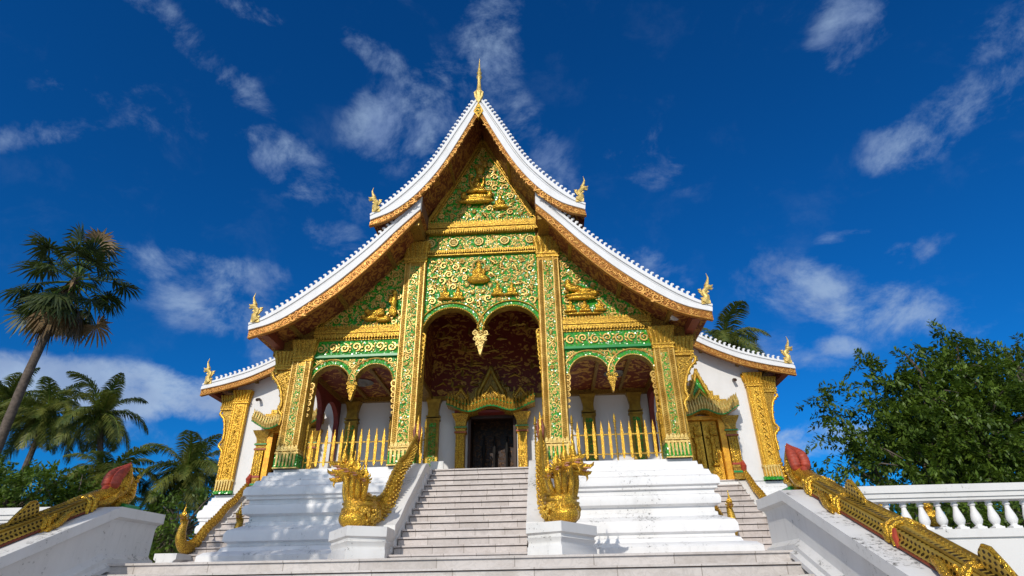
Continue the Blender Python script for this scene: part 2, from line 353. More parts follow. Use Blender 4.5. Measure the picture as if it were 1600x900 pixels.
class MB:
    def __init__(s): s.v = []; s.f = []; s.nv = 0
    def add(s, V, F):
        V = np.asarray(V, float).reshape(-1, 3); s.v.append(V)
        b = s.nv
        for f in F: s.f.append(tuple(i+b for i in f))
        s.nv += len(V); return s
    def box(s, x0, x1, y0, y1, z0, z1):
        if x0 > x1: x0, x1 = x1, x0
        V = [(x0, y0, z0), (x1, y0, z0), (x1, y1, z0), (x0, y1, z0), (x0, y0, z1), (x1, y0, z1), (x1, y1, z1), (x0, y1, z1)]
        return s.add(V, [(0, 3, 2, 1), (4, 5, 6, 7), (0, 1, 5, 4), (1, 2, 6, 5), (2, 3, 7, 6), (3, 0, 4, 7)])
    def loft(s, rings, closed=True, caps=True):
        n = len(rings[0]); V = [p for r in rings for p in r]; F = []
        for i in range(len(rings)-1):
            for j in range(n if closed else n-1):
                a = i*n+j; b = i*n+(j+1) % n
                F.append((a, b, b+n, a+n))
        if caps and closed:
            F.append(tuple(range(n))[::-1]); F.append(tuple(range((len(rings)-1)*n, len(rings)*n)))
        return s.add(V, F)
    def prism(s, poly, y0, y1, axis='y'):       # poly in (x, z), extruded along y; axis 'x': poly in (y, z) extruded along x
        n = len(poly)
        if axis == 'y': V = [(x, y0, z) for x, z in poly]+[(x, y1, z) for x, z in poly]
        elif axis == 'x': V = [(y0, x, z) for x, z in poly]+[(y1, x, z) for x, z in poly]
        else: V = [(x, z, y0) for x, z in poly]+[(x, z, y1) for x, z in poly]
        T = tessellate_polygon([[Vector((x, z, 0)) for x, z in poly]])
        F = [tuple(t) for t in T]+[tuple(i+n for i in t)[::-1] for t in T]
        F += [(i, (i+1) % n, (i+1) % n+n, i+n) for i in range(n)]
        return s.add(V, F)
    def tube(s, P, rad, n=8, flat=1.0, up=None, caps=True, twist=0.0):
        P = np.asarray(P, float); m = len(P)
        rad = np.full(m, rad) if np.isscalar(rad) else np.asarray(rad, float)
        T = np.gradient(P, axis=0); T /= np.linalg.norm(T, axis=1)[:, None]+1e-9
        u = np.array(up if up is not None else (0, 0, 1.0), float)
        if abs(T[0] @ u) > 0.95 and up is None: u = np.array((0, 1.0, 0))
        rings = []
        ang = np.arange(n)*2*PI/n+twist
        for i in range(m):
            a = np.cross(T[i], u); a /= np.linalg.norm(a)+1e-9; b = np.cross(a, T[i]); u = b if up is None else u
            rings.append([tuple(P[i]+rad[i]*(math.cos(q)*a*flat+math.sin(q)*b)) for q in ang])
        return s.loft(rings, True, caps)
    def lathe(s, prof, cx, cy, n=16, z0=0.0):
        rings = [[(cx+r*math.cos(2*PI*k/n), cy+r*math.sin(2*PI*k/n), z0+z) for k in range(n)] for r, z in prof]
        return s.loft(rings)
    def ball(s, c, r, n=8, m=6, sc=(1, 1, 1)):
        rings = []
        for i in range(m+1):
            t = PI*i/m; q = max(math.sin(t), 0.02)
            rings.append([(c[0]+r*sc[0]*q*math.cos(2*PI*k/n), c[1]+r*sc[1]*q*math.sin(2*PI*k/n), c[2]-r*sc[2]*math.cos(t)) for k in range(n)])
        return s.loft(rings)
    def xform(s, M4):
        A = np.array(M4)
        s.v = [v @ A[:3, :3].T+A[:3, 3] for v in s.v]; return s
    def merge(s, o, M4=None):
        A = np.array(M4) if M4 is not None else None
        V = np.concatenate(o.v) if o.v else np.zeros((0, 3))
        if A is not None: V = V @ A[:3, :3].T+A[:3, 3]
        return s.add(V, o.f)
    def build(s, name, mat, parent=None, sx=1, smooth=35, mats=None, mi=None):
        V = np.concatenate(s.v).copy()
        if sx < 0: V[:, 0] *= -1
        F = s.f if sx > 0 else [f[::-1] for f in s.f]
        o0 = org(parent) if parent else Vector((0, 0, 0))
        V -= np.array(o0)
        me = bpy.data.meshes.new(name); me.from_pydata(V.tolist(), [], F); me.materials.append(mat)
        if len(F) < 60000:
            bm = bmesh.new(); bm.from_mesh(me); bmesh.ops.recalc_face_normals(bm, faces=bm.faces); bm.to_mesh(me); bm.free()
        if smooth:
            me.shade_smooth(); me.set_sharp_from_angle(angle=R(smooth))
        ob = bpy.data.objects.new(name, me); C.objects.link(ob)
        if parent: ob.parent = parent
        return ob
def frame(o, x, y, z):
    return Matrix(((x[0], y[0], z[0], o[0]), (x[1], y[1], z[1], o[1]), (x[2], y[2], z[2], o[2]), (0, 0, 0, 1)))
def interp(pts, x): 
    a = np.array(pts); return np.interp(x, a[:, 0], a[:, 1])
def smoothpts(pts, n=40):                    # Catmull-Rom through control points
    P = np.array(pts, float); P = np.vstack([2*P[0]-P[1], P, 2*P[-1]-P[-2]]); out = []
    m = len(P)-3
    for k in range(n):
        t = k/(n-1)*m; i = min(int(t), m-1); t -= i
        a, b, c, d = P[i:i+4]
        out.append(0.5*((2*b)+(-a+c)*t+(2*a-5*b+4*c-d)*t*t+(-a+3*b-3*c+d)*t**3))
    return np.array(out)

# ------------------------------------------------------------------ carved ornament: thousands of little volutes and leaves in relief
def _spiral(turns, hand, n=15, ns=4):
    mb = MB(); P = []; Rr = []
    for i in range(n):
        t = i/(n-1); a = hand*turns*2*PI*t; r = (1-0.86*t)
        P.append((r*math.cos(a), r*math.sin(a), 0.16+0.10*t)); Rr.append(0.235*(1-0.45*t)*(0.6 if i == 0 else 1))
    mb.tube(P, Rr, ns, up=(0, 0, 1), twist=PI/4); mb.ball((0, 0, 0.26), 0.17, 5, 3)
    # a leaf springing from the outside of the volute
    a0 = hand*0.4*PI
    c, s_ = math.cos(a0), math.sin(a0)
    mb.tube([(c*0.95, s_*0.95, 0.15), (c*1.25-hand*s_*0.25, s_*1.25+hand*c*0.25, 0.24), (c*1.35-hand*s_*0.75, s_*1.35+hand*c*0.75, 0.12)], [0.18, 0.24, 0.02], 4, up=(0, 0, 1), twist=PI/4)
    return mb
def _flower():
    mb = MB()
    for k in range(6):
        a = k*PI/3; mb.ball((0.55*math.cos(a), 0.55*math.sin(a), 0.18), 0.34, 5, 3, (1, 1, 0.7))
    mb.ball((0, 0, 0.25), 0.3, 6, 4); return mb
def _leaf():
    mb = MB(); mb.tube([(-0.9, 0, 0.12), (-0.2, 0.2, 0.26), (0.5, 0.15, 0.22), (1.0, -0.25, 0.08)], [0.14, 0.42, 0.30, 0.03], 4, up=(0, 0, 1), twist=PI/4); return mb
def _acanthus(hand):
    # an S-shaped stem with a curled tip and three pointed leaves
    mb = MB(); P = [(-1.0, -0.55*hand, 0.1), (-0.6, -0.05*hand, 0.22), (-0.05, 0.12*hand, 0.28), (0.45, 0.42*hand, 0.26), (0.85, 0.35*hand, 0.22), (0.92, 0.0, 0.2), (0.66, -0.10*hand, 0.22)]
    q = smoothpts(P, 12); mb.tube(q, np.linspace(0.13, 0.17, 12), 4, up=(0, 0, 1), twist=PI/4); mb.ball((0.66, -0.1*hand, 0.24), 0.17, 5, 3)
    for (a, b, c, d) in ((-0.7, -0.2, -0.95, 0.45), (-0.2, 0.1, -0.35, 0.75), (0.3, 0.35, 0.25, 0.98), (-0.3, -0.05, 0.15, -0.62), (0.1, 0.1, 0.62, -0.6)):
        mb.tube([(a, b*hand, 0.16), ((a+c)/2, (b+d)/2*hand, 0.27), (c, d*hand, 0.1)], [0.10, 0.18, 0.02], 4, up=(0, 0, 1), twist=PI/4)
    return mb
def _flame():
    mb = MB()
    for a, l in ((0, 1.0), (0.55, 0.85), (-0.55, 0.85), (1.15, 0.62), (-1.15, 0.62)):
        s_, c = math.sin(a), math.cos(a); mb.tube([(-0.6+0*c, 0, 0.12), (-0.6+0.75*l*c, 0.75*l*s_, 0.28), (-0.6+1.55*l*c, 1.55*l*s_*0.8, 0.08)], [0.12, 0.20, 0.02], 4, up=(0, 0, 1), twist=PI/4)
    return mb
def _arr(mb): return np.concatenate(mb.v), [tuple(f) for f in mb.f]
TEMPL = [_arr(_spiral(1.45, 1)), _arr(_spiral(1.45, -1)), _arr(_spiral(1.15, 1)), _arr(_spiral(1.15, -1))]
T_FLOWER = _arr(_flower()); T_LEAF = _arr(_leaf()); T_AC = [_arr(_acanthus(1)), _arr(_acanthus(-1)), _arr(_flame())]
def stamp(mb, T, M4, size, ang, uv, lift=1.0, w=0.0):
    V = T[0]; c, s_ = math.cos(ang)*size, math.sin(ang)*size
    L = np.stack([uv[0]+c*V[:, 0]-s_*V[:, 1], uv[1]+s_*V[:, 0]+c*V[:, 1], w+V[:, 2]*size*lift], 1)
    A = np.array(M4); mb.add(L @ A[:3, :3].T+A[:3, 3], T[1])
def scrolls(mb, inside, bbox, rmax, rmin, M4, seed, lift=1.0, flower=0.12, tries=9000, w=0.0, pack=0.90, fill=True):
    """pack volutes of falling size into a region of a plane (u, v); M4 maps (u, v, w) to the world"""
    rng = random.Random(seed); P = np.zeros((0, 3)); u0, u1, v0, v1 = bbox
    levels = rmax*(rmin/rmax)**(np.arange(5)/4.0)
    out = []
    for li, r in enumerate(levels):
        for _ in range(tries//5):
            u = rng.uniform(u0, u1); v = rng.uniform(v0, v1)
            if not inside(u, v, r*0.95): continue
            if len(P):
                d = np.hypot(P[:, 0]-u, P[:, 1]-v)
                if (d < (P[:, 2]+r)*pack).any(): continue
            P = np.vstack([P, (u, v, r)]); out.append((u, v, r, li))
    for (u, v, r, li) in out:
        q = rng.random()
        T = T_FLOWER if (q < flower) else (T_AC[rng.randrange(3)] if q < 0.52 else TEMPL[rng.randrange(4)])
        if li == 4 and fill and q > 0.5: T = T_LEAF
        stamp(mb, T, M4, r*(0.84 if T is not T_LEAF else 1.0), rng.uniform(0, 2*PI), (u, v), lift, w)
    # small leaves growing into the gaps between the volutes
    area = (u1-u0)*(v1-v0); r = rmin*0.95; n_leaf = min(2200, int(area/(r*r)*0.45))
    for _ in range(n_leaf):
        u = rng.uniform(u0, u1); v = rng.uniform(v0, v1)
        if not inside(u, v, r*0.8): continue
        d = np.hypot(P[:, 0]-u, P[:, 1]-v)-P[:, 2] if len(P) else np.array([1.0])
        if d.min() < -r*0.45 and rng.random() < 0.8: continue
        stamp(mb, T_LEAF, M4, r*rng.uniform(0.8, 1.3), rng.uniform(0, 2*PI), (u, v), lift*0.8, w)
    return mb
def band_scroll(mb, u0, u1, v0, v1, M4, seed, lift=1.0):      # a running rinceau in a narrow frieze
    rng = random.Random(seed); h = v1-v0; n = max(2, int(round((u1-u0)/(h*0.95)))); d = (u1-u0)/n
    for i in range(n):
        u = u0+(i+0.5)*d; up = i % 2
        stamp(mb, TEMPL[up], M4, h*0.38, (0.5 if up else -0.5)*PI+PI, (u, v0+h*(0.5+(0.05 if up else -0.05))), lift)
        stamp(mb, T_LEAF, M4, h*0.17, rng.uniform(0, 6.28), (u+d*0.5, v0+h*(0.75 if up else 0.25)), lift)
        stamp(mb, T_LEAF, M4, h*0.15, rng.uniform(0, 6.28), (u+d*0.5, v0+h*(0.22 if up else 0.8)), lift)
def FX(y): return frame((0, y, 0), (1, 0, 0), (0, 0, 1), (0, -1, 0))      # a plane facing the camera side: (u, v, w) -> (x, y - w, z)

def beads(mb, p0, p1, r, step, n=5):
    p0 = np.array(p0, float); p1 = np.array(p1, float); L = np.linalg.norm(p1-p0); k = max(1, int(L/step))
    for i in range(k+1): mb.ball(p0+(p1-p0)*i/k, r, n, 4)
def teeth(mb, x0, x1, y, z0, z1, step, depth=0.04, down=True):          # row of small lotus leaves
    k = max(1, int(round(abs(x1-x0)/step))); d = (x1-x0)/k
    for i in range(k):
        a = x0+i*d; b = a+d; mI = (a+b)/2; tip = z0 if down else z1; base = z1 if down else z0; sh = base+(tip-base)*0.45
        mb.prism([(a+d*0.06, base), (b-d*0.06, base), (b-d*0.06, sh), (mI, tip), (a+d*0.06, sh)], y-depth, y+0.01)
def blob(parts, voxel=0.03, smooth=3):            # ellipsoids [(centre, radii)] fused into one continuous carved figure
    mb = MB()
    for c, r in parts:
        r = (r,)*3 if np.isscalar(r) else r
        mb.ball(c, 1.0, 14, 10, r)
    me = bpy.data.meshes.new('tmp'); me.from_pydata(np.concatenate(mb.v).tolist(), [], mb.f)
    ob = bpy.data.objects.new('tmp', me); C.objects.link(ob)
    m = ob.modifiers.new('r', 'REMESH'); m.mode = 'VOXEL'; m.voxel_size = voxel
    s = ob.modifiers.new('s', 'SMOOTH'); s.iterations = smooth; s.factor = 0.5
    ev = ob.evaluated_get(bpy.context.evaluated_depsgraph_get()); m2 = ev.to_mesh()
    V = np.array([tuple(v.co) for v in m2.vertices]); F = [tuple(p.vertices) for p in m2.polygons]
    ev.to_mesh_clear(); bpy.data.objects.remove(ob); bpy.data.meshes.remove(me)
    return V, F
# ------------------------------------------------------------------ terrain, terrace and stairs
RI, TR = 0.179, 0.30
ZT = -2.5                                     # terrace level
def structure(name, mb, mat, **k):
    o = mb.build(name, mat, None, **k); o['kind'] = 'structure'; return o
g = MB(); n_ = 40
xs = np.concatenate([[-1500, -600, -250], np.linspace(-120, 120, 31), [250, 600, 1500]])
V = []; F = []
for j, y in enumerate(xs):
    for i, x in enumerate(xs):
        V.append((x, y, -4.72 if y < -4 else -4.72+min(1.0, (y+4)/6)*1.9))
nx = len(xs)
for j in range(nx-1):
    for i in range(nx-1): F.append((j*nx+i, j*nx+i+1, (j+1)*nx+i+1, (j+1)*nx+i))
g.add(V, F); structure('ground', g, M['soil'])
fc = MB(); fc.box(-40, 40, -70, -4.75, -4.74, -4.70); structure('forecourt_bounce_paving', fc, M['paving'], smooth=0)  # unseen pale paving, added to bounce light up into the shade
# terrace block with a marble lip
t_ = MB(); t_.box(-5.56, 5.56, -5.22, 13.5, -4.7, ZT-0.036); t_.box(-30, 30, -4.5, 13.5, -4.7, ZT-0.036); t_.box(-5.56, 5.56, -5.20, -4.4, ZT-0.09, ZT-0.05)
structure('terrace', t_, M['marble_big'], smooth=0)
t_ = MB(); t_.box(-5.56, 5.56, -5.26, -4.0, ZT-0.034, ZT); t_.box(-9.6, 9.6, -4.0, 3.2, ZT-0.034, ZT); structure('terrace_paving', t_, M['marble_big'], smooth=0)

def stairs(parent, x0, x1, ytop, n, ztop, tread, mat, lip=0.03, widen=None):
    body, slab, jt = MB(), MB(), MB()
    for k in range(n):
        y = ytop-tread*k; z = ztop-RI*k; a, b = x0, x1
        if widen and k >= widen[0]: a, b = x0-widen[1], x1+widen[1]
        last = ytop-tread*(k-1) if k else ytop+0.3
        body.box(a+0.005, b-0.005, y+0.012, last+0.02, z-RI-0.002, z-0.046)
        jt.box(a+0.004, b-0.004, y+0.016, last+0.015, z-0.045, z-0.033)
        slab.box(a, b, y-lip, last-0.02, z-0.032, z)
    o1 = body.build('risers', mat, parent, smooth=0); o2 = slab.build('treads', mat, parent, smooth=0); o3 = jt.build('grimy_joints', M['grime'], parent, smooth=0)
    return o1

# main flight up to the porch
st = thing('staircase', 'central flight of pale marble steps climbing to the temple porch between curved white parapets', 'staircase', (0, -2, ZT))
stairs(st, -1.31, 1.31, 0.54, 14, 0.0, TR, M['marble_step'])
mb = MB(); 
mb.box(-1.75, 1.75, -3.42, -3.05, ZT, -RI*13-0.05); mb.box(-1.78, 1.78, -3.45, -3.05, -RI*13-0.036, -RI*13-0.004)
mb.box(-1.74, 1.74, -3.41, -3.05, -RI*13-0.051, -RI*13-0.035)
mb.build('bottom_steps', M['marble_step'], st, smooth=0)
mb = MB(); mb.box(-1.28, 1.28, -2.6, 0.6, ZT, -1.95); mb.box(-1.28, 1.28, 0.56, 3.5, ZT, -0.05); mb.box(-1.28, 1.28, -0.7, 0.6, -1.96, -1.0); mb.build('core', M['plaster'], st, smooth=0)
def par_top(y):                              # top of the parapet: upper slope curving out to a level plinth
    return float(interp([(-4.2, -1.86), (-3.6, -1.86), (-3.2, -1.82), (-2.8, -1.62), (-2.3, -1.25), (-1.0, -0.42), (-0.45, -0.06), (-0.2, 0.02), (0.1, 0.02)], y))
for s in (1, -1):
    mb = MB(); rings = []
    ys = np.linspace(0.02, -3.1, 28)
    def sect(y, ztop, x0, x1, bot=ZT):
        h = ztop
        return [(x0, y, bot), (x0, y, h-0.42), (x0+0.02, y, h-0.40), (x0+0.02, y, h-0.26), (x0-0.03, y, h-0.20), (x0-0.03, y, h), (x1+0.03, y, h), (x1+0.03, y, h-0.20), (x1-0.02, y, h-0.26), (x1-0.02, y, h-0.40), (x1, y, h-0.42), (x1, y, bot)]
    for y in ys:
        x0 = 1.335; x1 = 1.95+0.55*max(0, (-2.2-y)/0.9)**1.5*0.55
        rings.append(sect(y, par_top(y), x0, x1))
    mb.loft(rings)
    # outward turned plinth
    def foot(e): return [(1.335-e*0.5, -3.0), (1.335-e*0.5, -3.62-e), (1.97+e*0.25, -3.97-e), (2.66+e, -2.92-e*0.2), (2.35+e, -2.3), (1.9, -2.3)]
    zt = -1.86; P_ = [(0.03, zt+0.004), (0.03, zt-0.17), (-0.03, zt-0.2), (-0.03, zt-0.24), (0.0, zt-0.26), (-0.05, zt-0.33), (-0.05, zt-0.37), (0.0, zt-0.42), (0.0, ZT)]
    mb.loft([[(x, y, z) for x, y in foot(e)] for e, z in P_])
    mb.build('parapet', M['plaster_old'], st, sx=s, smooth=50)

# side flights
for s, lr in ((1, 'right'), (-1, 'left')):
    st = thing('staircase', 'narrow marble side steps leading up to the gold side door %s of the porch' % lr, 'staircase', (6.9*s, 1.5, ZT))
    if s > 0: stairs(st, 6.42, 7.52, 3.3, 14, 0.0, TR*0.86, M['marble_step'])
    else: stairs(st, -7.52, -6.42, 3.3, 14, 0.0, TR*0.86, M['marble_step'])
    mb = MB(); mb.box(6.3, 7.6, 3.3, 3.62, ZT, -0.04); mb.prism([(3.3, ZT), (3.3, -0.3), (0.2, -2.3), (0.2, ZT)], 6.45, 7.5, 'x'); mb.build('core', M['plaster'], st, sx=s, smooth=0)
    for x0, x1 in ((7.53, 7.92), (6.08, 6.40)):
        mb = MB(); rings = []
        for y in np.linspace(3.45, -0.2, 24):
            zt = float(interp([(-0.2, -1.98), (0.6, -1.98), (0.95, -1.85), (1.4, -1.5), (3.2, -0.05), (3.45, 0.0)], y))
            w = 0.0 if y > 0.75 else 0.06
            rings.append([(x0-w, y, ZT), (x0-w+0.04, y, zt-0.3), (x0-w+0.04, y, zt-0.18), (x0-w-0.03, y, zt-0.13), (x0-w-0.03, y, zt), (x1+w+0.03, y, zt), (x1+w+0.03, y, zt-0.13), (x1+w-0.04, y, zt-0.18), (x1+w-0.04, y, zt-0.3), (x1+w, y, ZT)])
        mb.loft(rings); mb.build('parapet', M['plaster_old'], st, sx=s)

# grand flight from the ground up to the terrace, with broad sloping parapets
gs = thing('staircase', 'broad grand flight of marble steps in the foreground leading up to the terrace', 'staircase', (0, -7, -4.7))
b1, s1, j1 = MB(), MB(), MB()
for k in range(1, 13):
    y = -5.22-0.37*k; z = ZT-RI*k
    b1.box(-5.55, 5.55, y+0.014, y+0.385, z-RI-0.001, z-0.046); j1.box(-5.545, 5.545, y+0.02, y+0.38, z-0.045, z-0.033); s1.box(-5.55, 5.55, y-0.03, y+0.36, z-0.032, z)
b1.build('risers', M['marble_big'], gs, smooth=0); s1.build('treads', M['marble_big'], gs, smooth=0); j1.build('grimy_joints', M['grime'], gs, smooth=0)
def big_top(y): return float(interp([(-12.3, -4.70), (-5.3, -1.62), (-4.2, -1.60)], y))
for s in (1, -1):
    mb = MB(); rings = []
    x0, x1 = 5.60, 6.45
    for y in (-5.3, -6, -8, -10, -12.2):
        h = big_top(y)
        L = [(0, -9), (0, -1.02), (-0.14, -1.00), (-0.14, -0.92), (-0.07, -0.88), (-0.07, -0.80), (0.0, -0.76), (0.03, -0.72), (0.03, -0.26), (0.0, -0.20), (-0.10, -0.16), (-0.10, 0)]
        rings.append([(x0+a, y, max(h+b, -4.75) if b > -8 else -4.75) for a, b in L]+[(x1-a, y, max(h+b, -4.75) if b > -8 else -4.75) for a, b in L[::-1]])
    # level landing pier at the top
    for y in (-5.299, -4.05):
        h = -1.62 if y < -4.9 else -1.60
        rings.insert(0, [(x0+a, y, (h+b) if b > -8 else -4.75) for a, b in L]+[(x1-a, y, (h+b) if b > -8 else -4.75) for a, b in L[::-1]])
    mb.loft(rings)
    mb.build('parapet', M['plaster_old'], gs, sx=s, smooth=30)

# ------------------------------------------------------------------ the temple
T = thing('temple', 'gilded white temple with tiered sweeping roofs and a green and gold carved front', 'temple', (0, 3, 0))
FRONT = FX(0.0)
PP = [(0, 0.0), (0.0, -0.07), (0.09, -0.085), (0.10, -0.17), (0.18, -0.19), (0.20, -0.30), (0.29, -0.33), (0.33, -0.45), (0.43, -0.50), (0.47, -0.58), (0.47, -0.70), (0.40, -0.73), (0.40, -0.79), (0.33, -0.81), (0.33, -0.90),
      (0.40, -0.93), (0.44, -1.02), (0.42, -1.14), (0.28, -1.19), (0.28, -1.30), (0.33, -1.33), (0.33, -1.40), (0.45, -1.45), (0.62, -1.53), (0.66, -1.62), (0.66, -1.78), (0.57, -1.82), (0.57, -1.88), (0.66, -1.92), (0.70, -2.0), (0.92, -2.04), (1.02, -2.12), (1.02, -2.5)]
for s in (1, -1):
    h = MB(); h.loft([[(1.33, -o, z), (5.45+o, -o, z), (5.45+o, 3.7, z), (1.33, 3.7, z)] for o, z in PP]); h.build('podium', M['plaster'], T, sx=s)
fl = MB(); fl.box(-5.4, 5.4, 0.56, 3.62, 0.001, 0.012); fl.build('porch_floor', M['marble_step'], T, smooth=0)
for s in (1, -1):
    mb = MB(); mb.loft([[(5.2, 3.6-o*0.62, z-0.02), (8.93+o*0.62, 3.6-o*0.62, z-0.02), (8.93+o*0.62, 13.6, z-0.02), (5.2, 13.6, z-0.02)] for o, z in PP])
    mb.build('plinth', M['plaster'], T, sx=s)

# --- roofs
UP = dict(y=-1.4, wt=[(0.0, 11.77), (0.66, 10.52), (1.42, 9.04), (2.14, 8.10), (2.83, 7.40), (3.21, 7.12)],
          wo=[(0.0, 11.22), (0.57, 9.94), (1.19, 8.71), (1.83, 7.80), (2.47, 7.22), (3.18, 6.89)],
          lo=[(0.0, 10.95), (0.51, 9.83), (1.04, 8.76), (1.66, 7.83), (2.23, 7.20), (2.70, 6.87), (3.21, 6.71)])
MD = dict(y=-1.2, wt=[(1.74, 7.90), (2.76, 6.66), (3.80, 5.60), (5.09, 4.52), (5.92, 3.95), (6.34, 3.76)],
          wo=[(1.74, 7.34), (2.40, 6.63), (3.05, 5.88), (4.01, 4.92), (5.03, 4.10), (5.65, 3.74), (6.30, 3.54)],
          lo=[(1.74, 7.10), (2.08, 6.70), (2.86, 5.70), (3.73, 4.79), (4.59, 4.09), (5.42, 3.59), (6.30, 3.31)])
AI = dict(y=3.0, wt=[(5.2, 5.85), (7.08, 4.66), (8.01, 4.16), (8.91, 3.84), (9.89, 3.57)],
          wo=[(5.2, 5.60), (6.89, 4.46), (8.09, 3.84), (8.99, 3.55), (9.91, 3.35)],
          lo=[(5.2, 5.42), (6.86, 4.27), (8.05, 3.66), (8.95, 3.37), (9.91, 3.14)])
N = 44
def curve(D, k, n=N): return smoothpts(D[k], n)
def strip_solid(a, b, y0, y1):               # a solid between curves a (upper) and b (lower), from y0 (front) to y1
    mb = MB(); n = len(a)
    mb.loft([[(a[i][0], y0, a[i][1]), (a[i][0], y1, a[i][1]), (b[i][0], y1, b[i][1]), (b[i][0], y0, b[i][1])] for i in range(n)]); return mb
def lerp(a, b, t): return a*(1-t)+b*t
def naga_finial(parent, x, y, z, s, h, name='naga_finial'):
    """small gilded naga rearing at the lower end of a roof edge, facing outwards"""
    mb = MB(); k = h
    P = np.array([(-0.02, 0.0), (0.07, 0.12), (0.10, 0.24), (0.04, 0.34), (0.03, 0.42), (0.13, 0.50), (0.22, 0.56)])*k
    P3 = [(x+s*(a-0.02*k), y, z-0.03+b) for a, b in P]
    mb.tube(P3, np.array([0.15, 0.125, 0.10, 0.085, 0.08, 0.075, 0.05])*k, 8, up=(0, 1, 0))
    mb.ball((x+s*0.18*k, y, z+0.54*k), 0.10*k, 8, 6, (1.3, 0.8, 0.8))
    mb.tube([(x+s*0.20*k, y, z+0.50*k), (x+s*0.28*k, y, z+0.46*k), (x+s*0.33*k, y, z+0.50*k)], np.array([0.05, 0.035, 0.012])*k, 5, up=(0, 1, 0))
    mb.tube([(x+s*0.20*k, y, z+0.56*k), (x+s*0.30*k, y, z+0.57*k), (x+s*0.34*k, y, z+0.62*k)], np.array([0.05, 0.035, 0.012])*k, 5, up=(0, 1, 0))
    mb.tube([(x+s*0.13*k, y, z+0.58*k), (x+s*0.19*k, y, z+0.72*k), (x+s*0.23*k, y, z+0.86*k), (x+s*0.20*k, y, z+1.04*k)], np.array([0.075, 0.05, 0.028, 0.005])*k, 6, up=(0, 1, 0))
    for q in range(4):      # fins down the back of the neck
        a, b = P[q+1]; mb.prism([(x+s*(a-0.10*k), z+b-0.06*k), (x+s*(a-0.19*k), z+b+0.05*k), (x+s*(a-0.08*k), z+b+0.06*k)], y-0.02, y+0.02)
    mb.prism([(x+s*0.09*k, z+0.32*k), (x+s*0.19*k, z+0.36*k), (x+s*0.12*k, z+0.42*k)], y-0.02, y+0.02)
    mb.box(x-0.13*k, x+0.15*k, y-0.09*k, y+0.09*k, z-0.07, z+0.03)
    return mb.build(name, M['gold_pale'], parent)
def crest_hooks(D, x_from, step=0.158):
    c = curve(D, 'wt', 200); d = np.r_[0, np.cumsum(np.hypot(*np.diff(c, axis=0).T))]
    mb = MB(); L = d[-1]; k = 0; y = D['y']
    pos = d[np.searchsorted(c[:, 0], x_from)]+0.05
    while pos < L-0.42:
        x = np.interp(pos, d, c[:, 0]); z = np.interp(pos, d, c[:, 1]); x2 = np.interp(pos+0.03, d, c[:, 0]); z2 = np.interp(pos+0.03, d, c[:, 1])
        t = np.array((x2-x, z2-z)); t /= np.linalg.norm(t); nrm = np.array((-t[1], t[0])); nrm = nrm if nrm[1] > 0 else -nrm
        q = [(-0.045, -0.01), (0.045, -0.01), (0.03, 0.05), (0.055, 0.075), (0.035, 0.115), (-0.02, 0.135), (-0.045, 0.105), (-0.012, 0.085), (-0.03, 0.045)]
        q = [(-a*0.95, b*1.0) for a, b in q]
        mb.prism([tuple(np.array((x, z))+t*a+nrm*b) for a, b in q], y+0.03, y+0.09); pos += step
    return mb
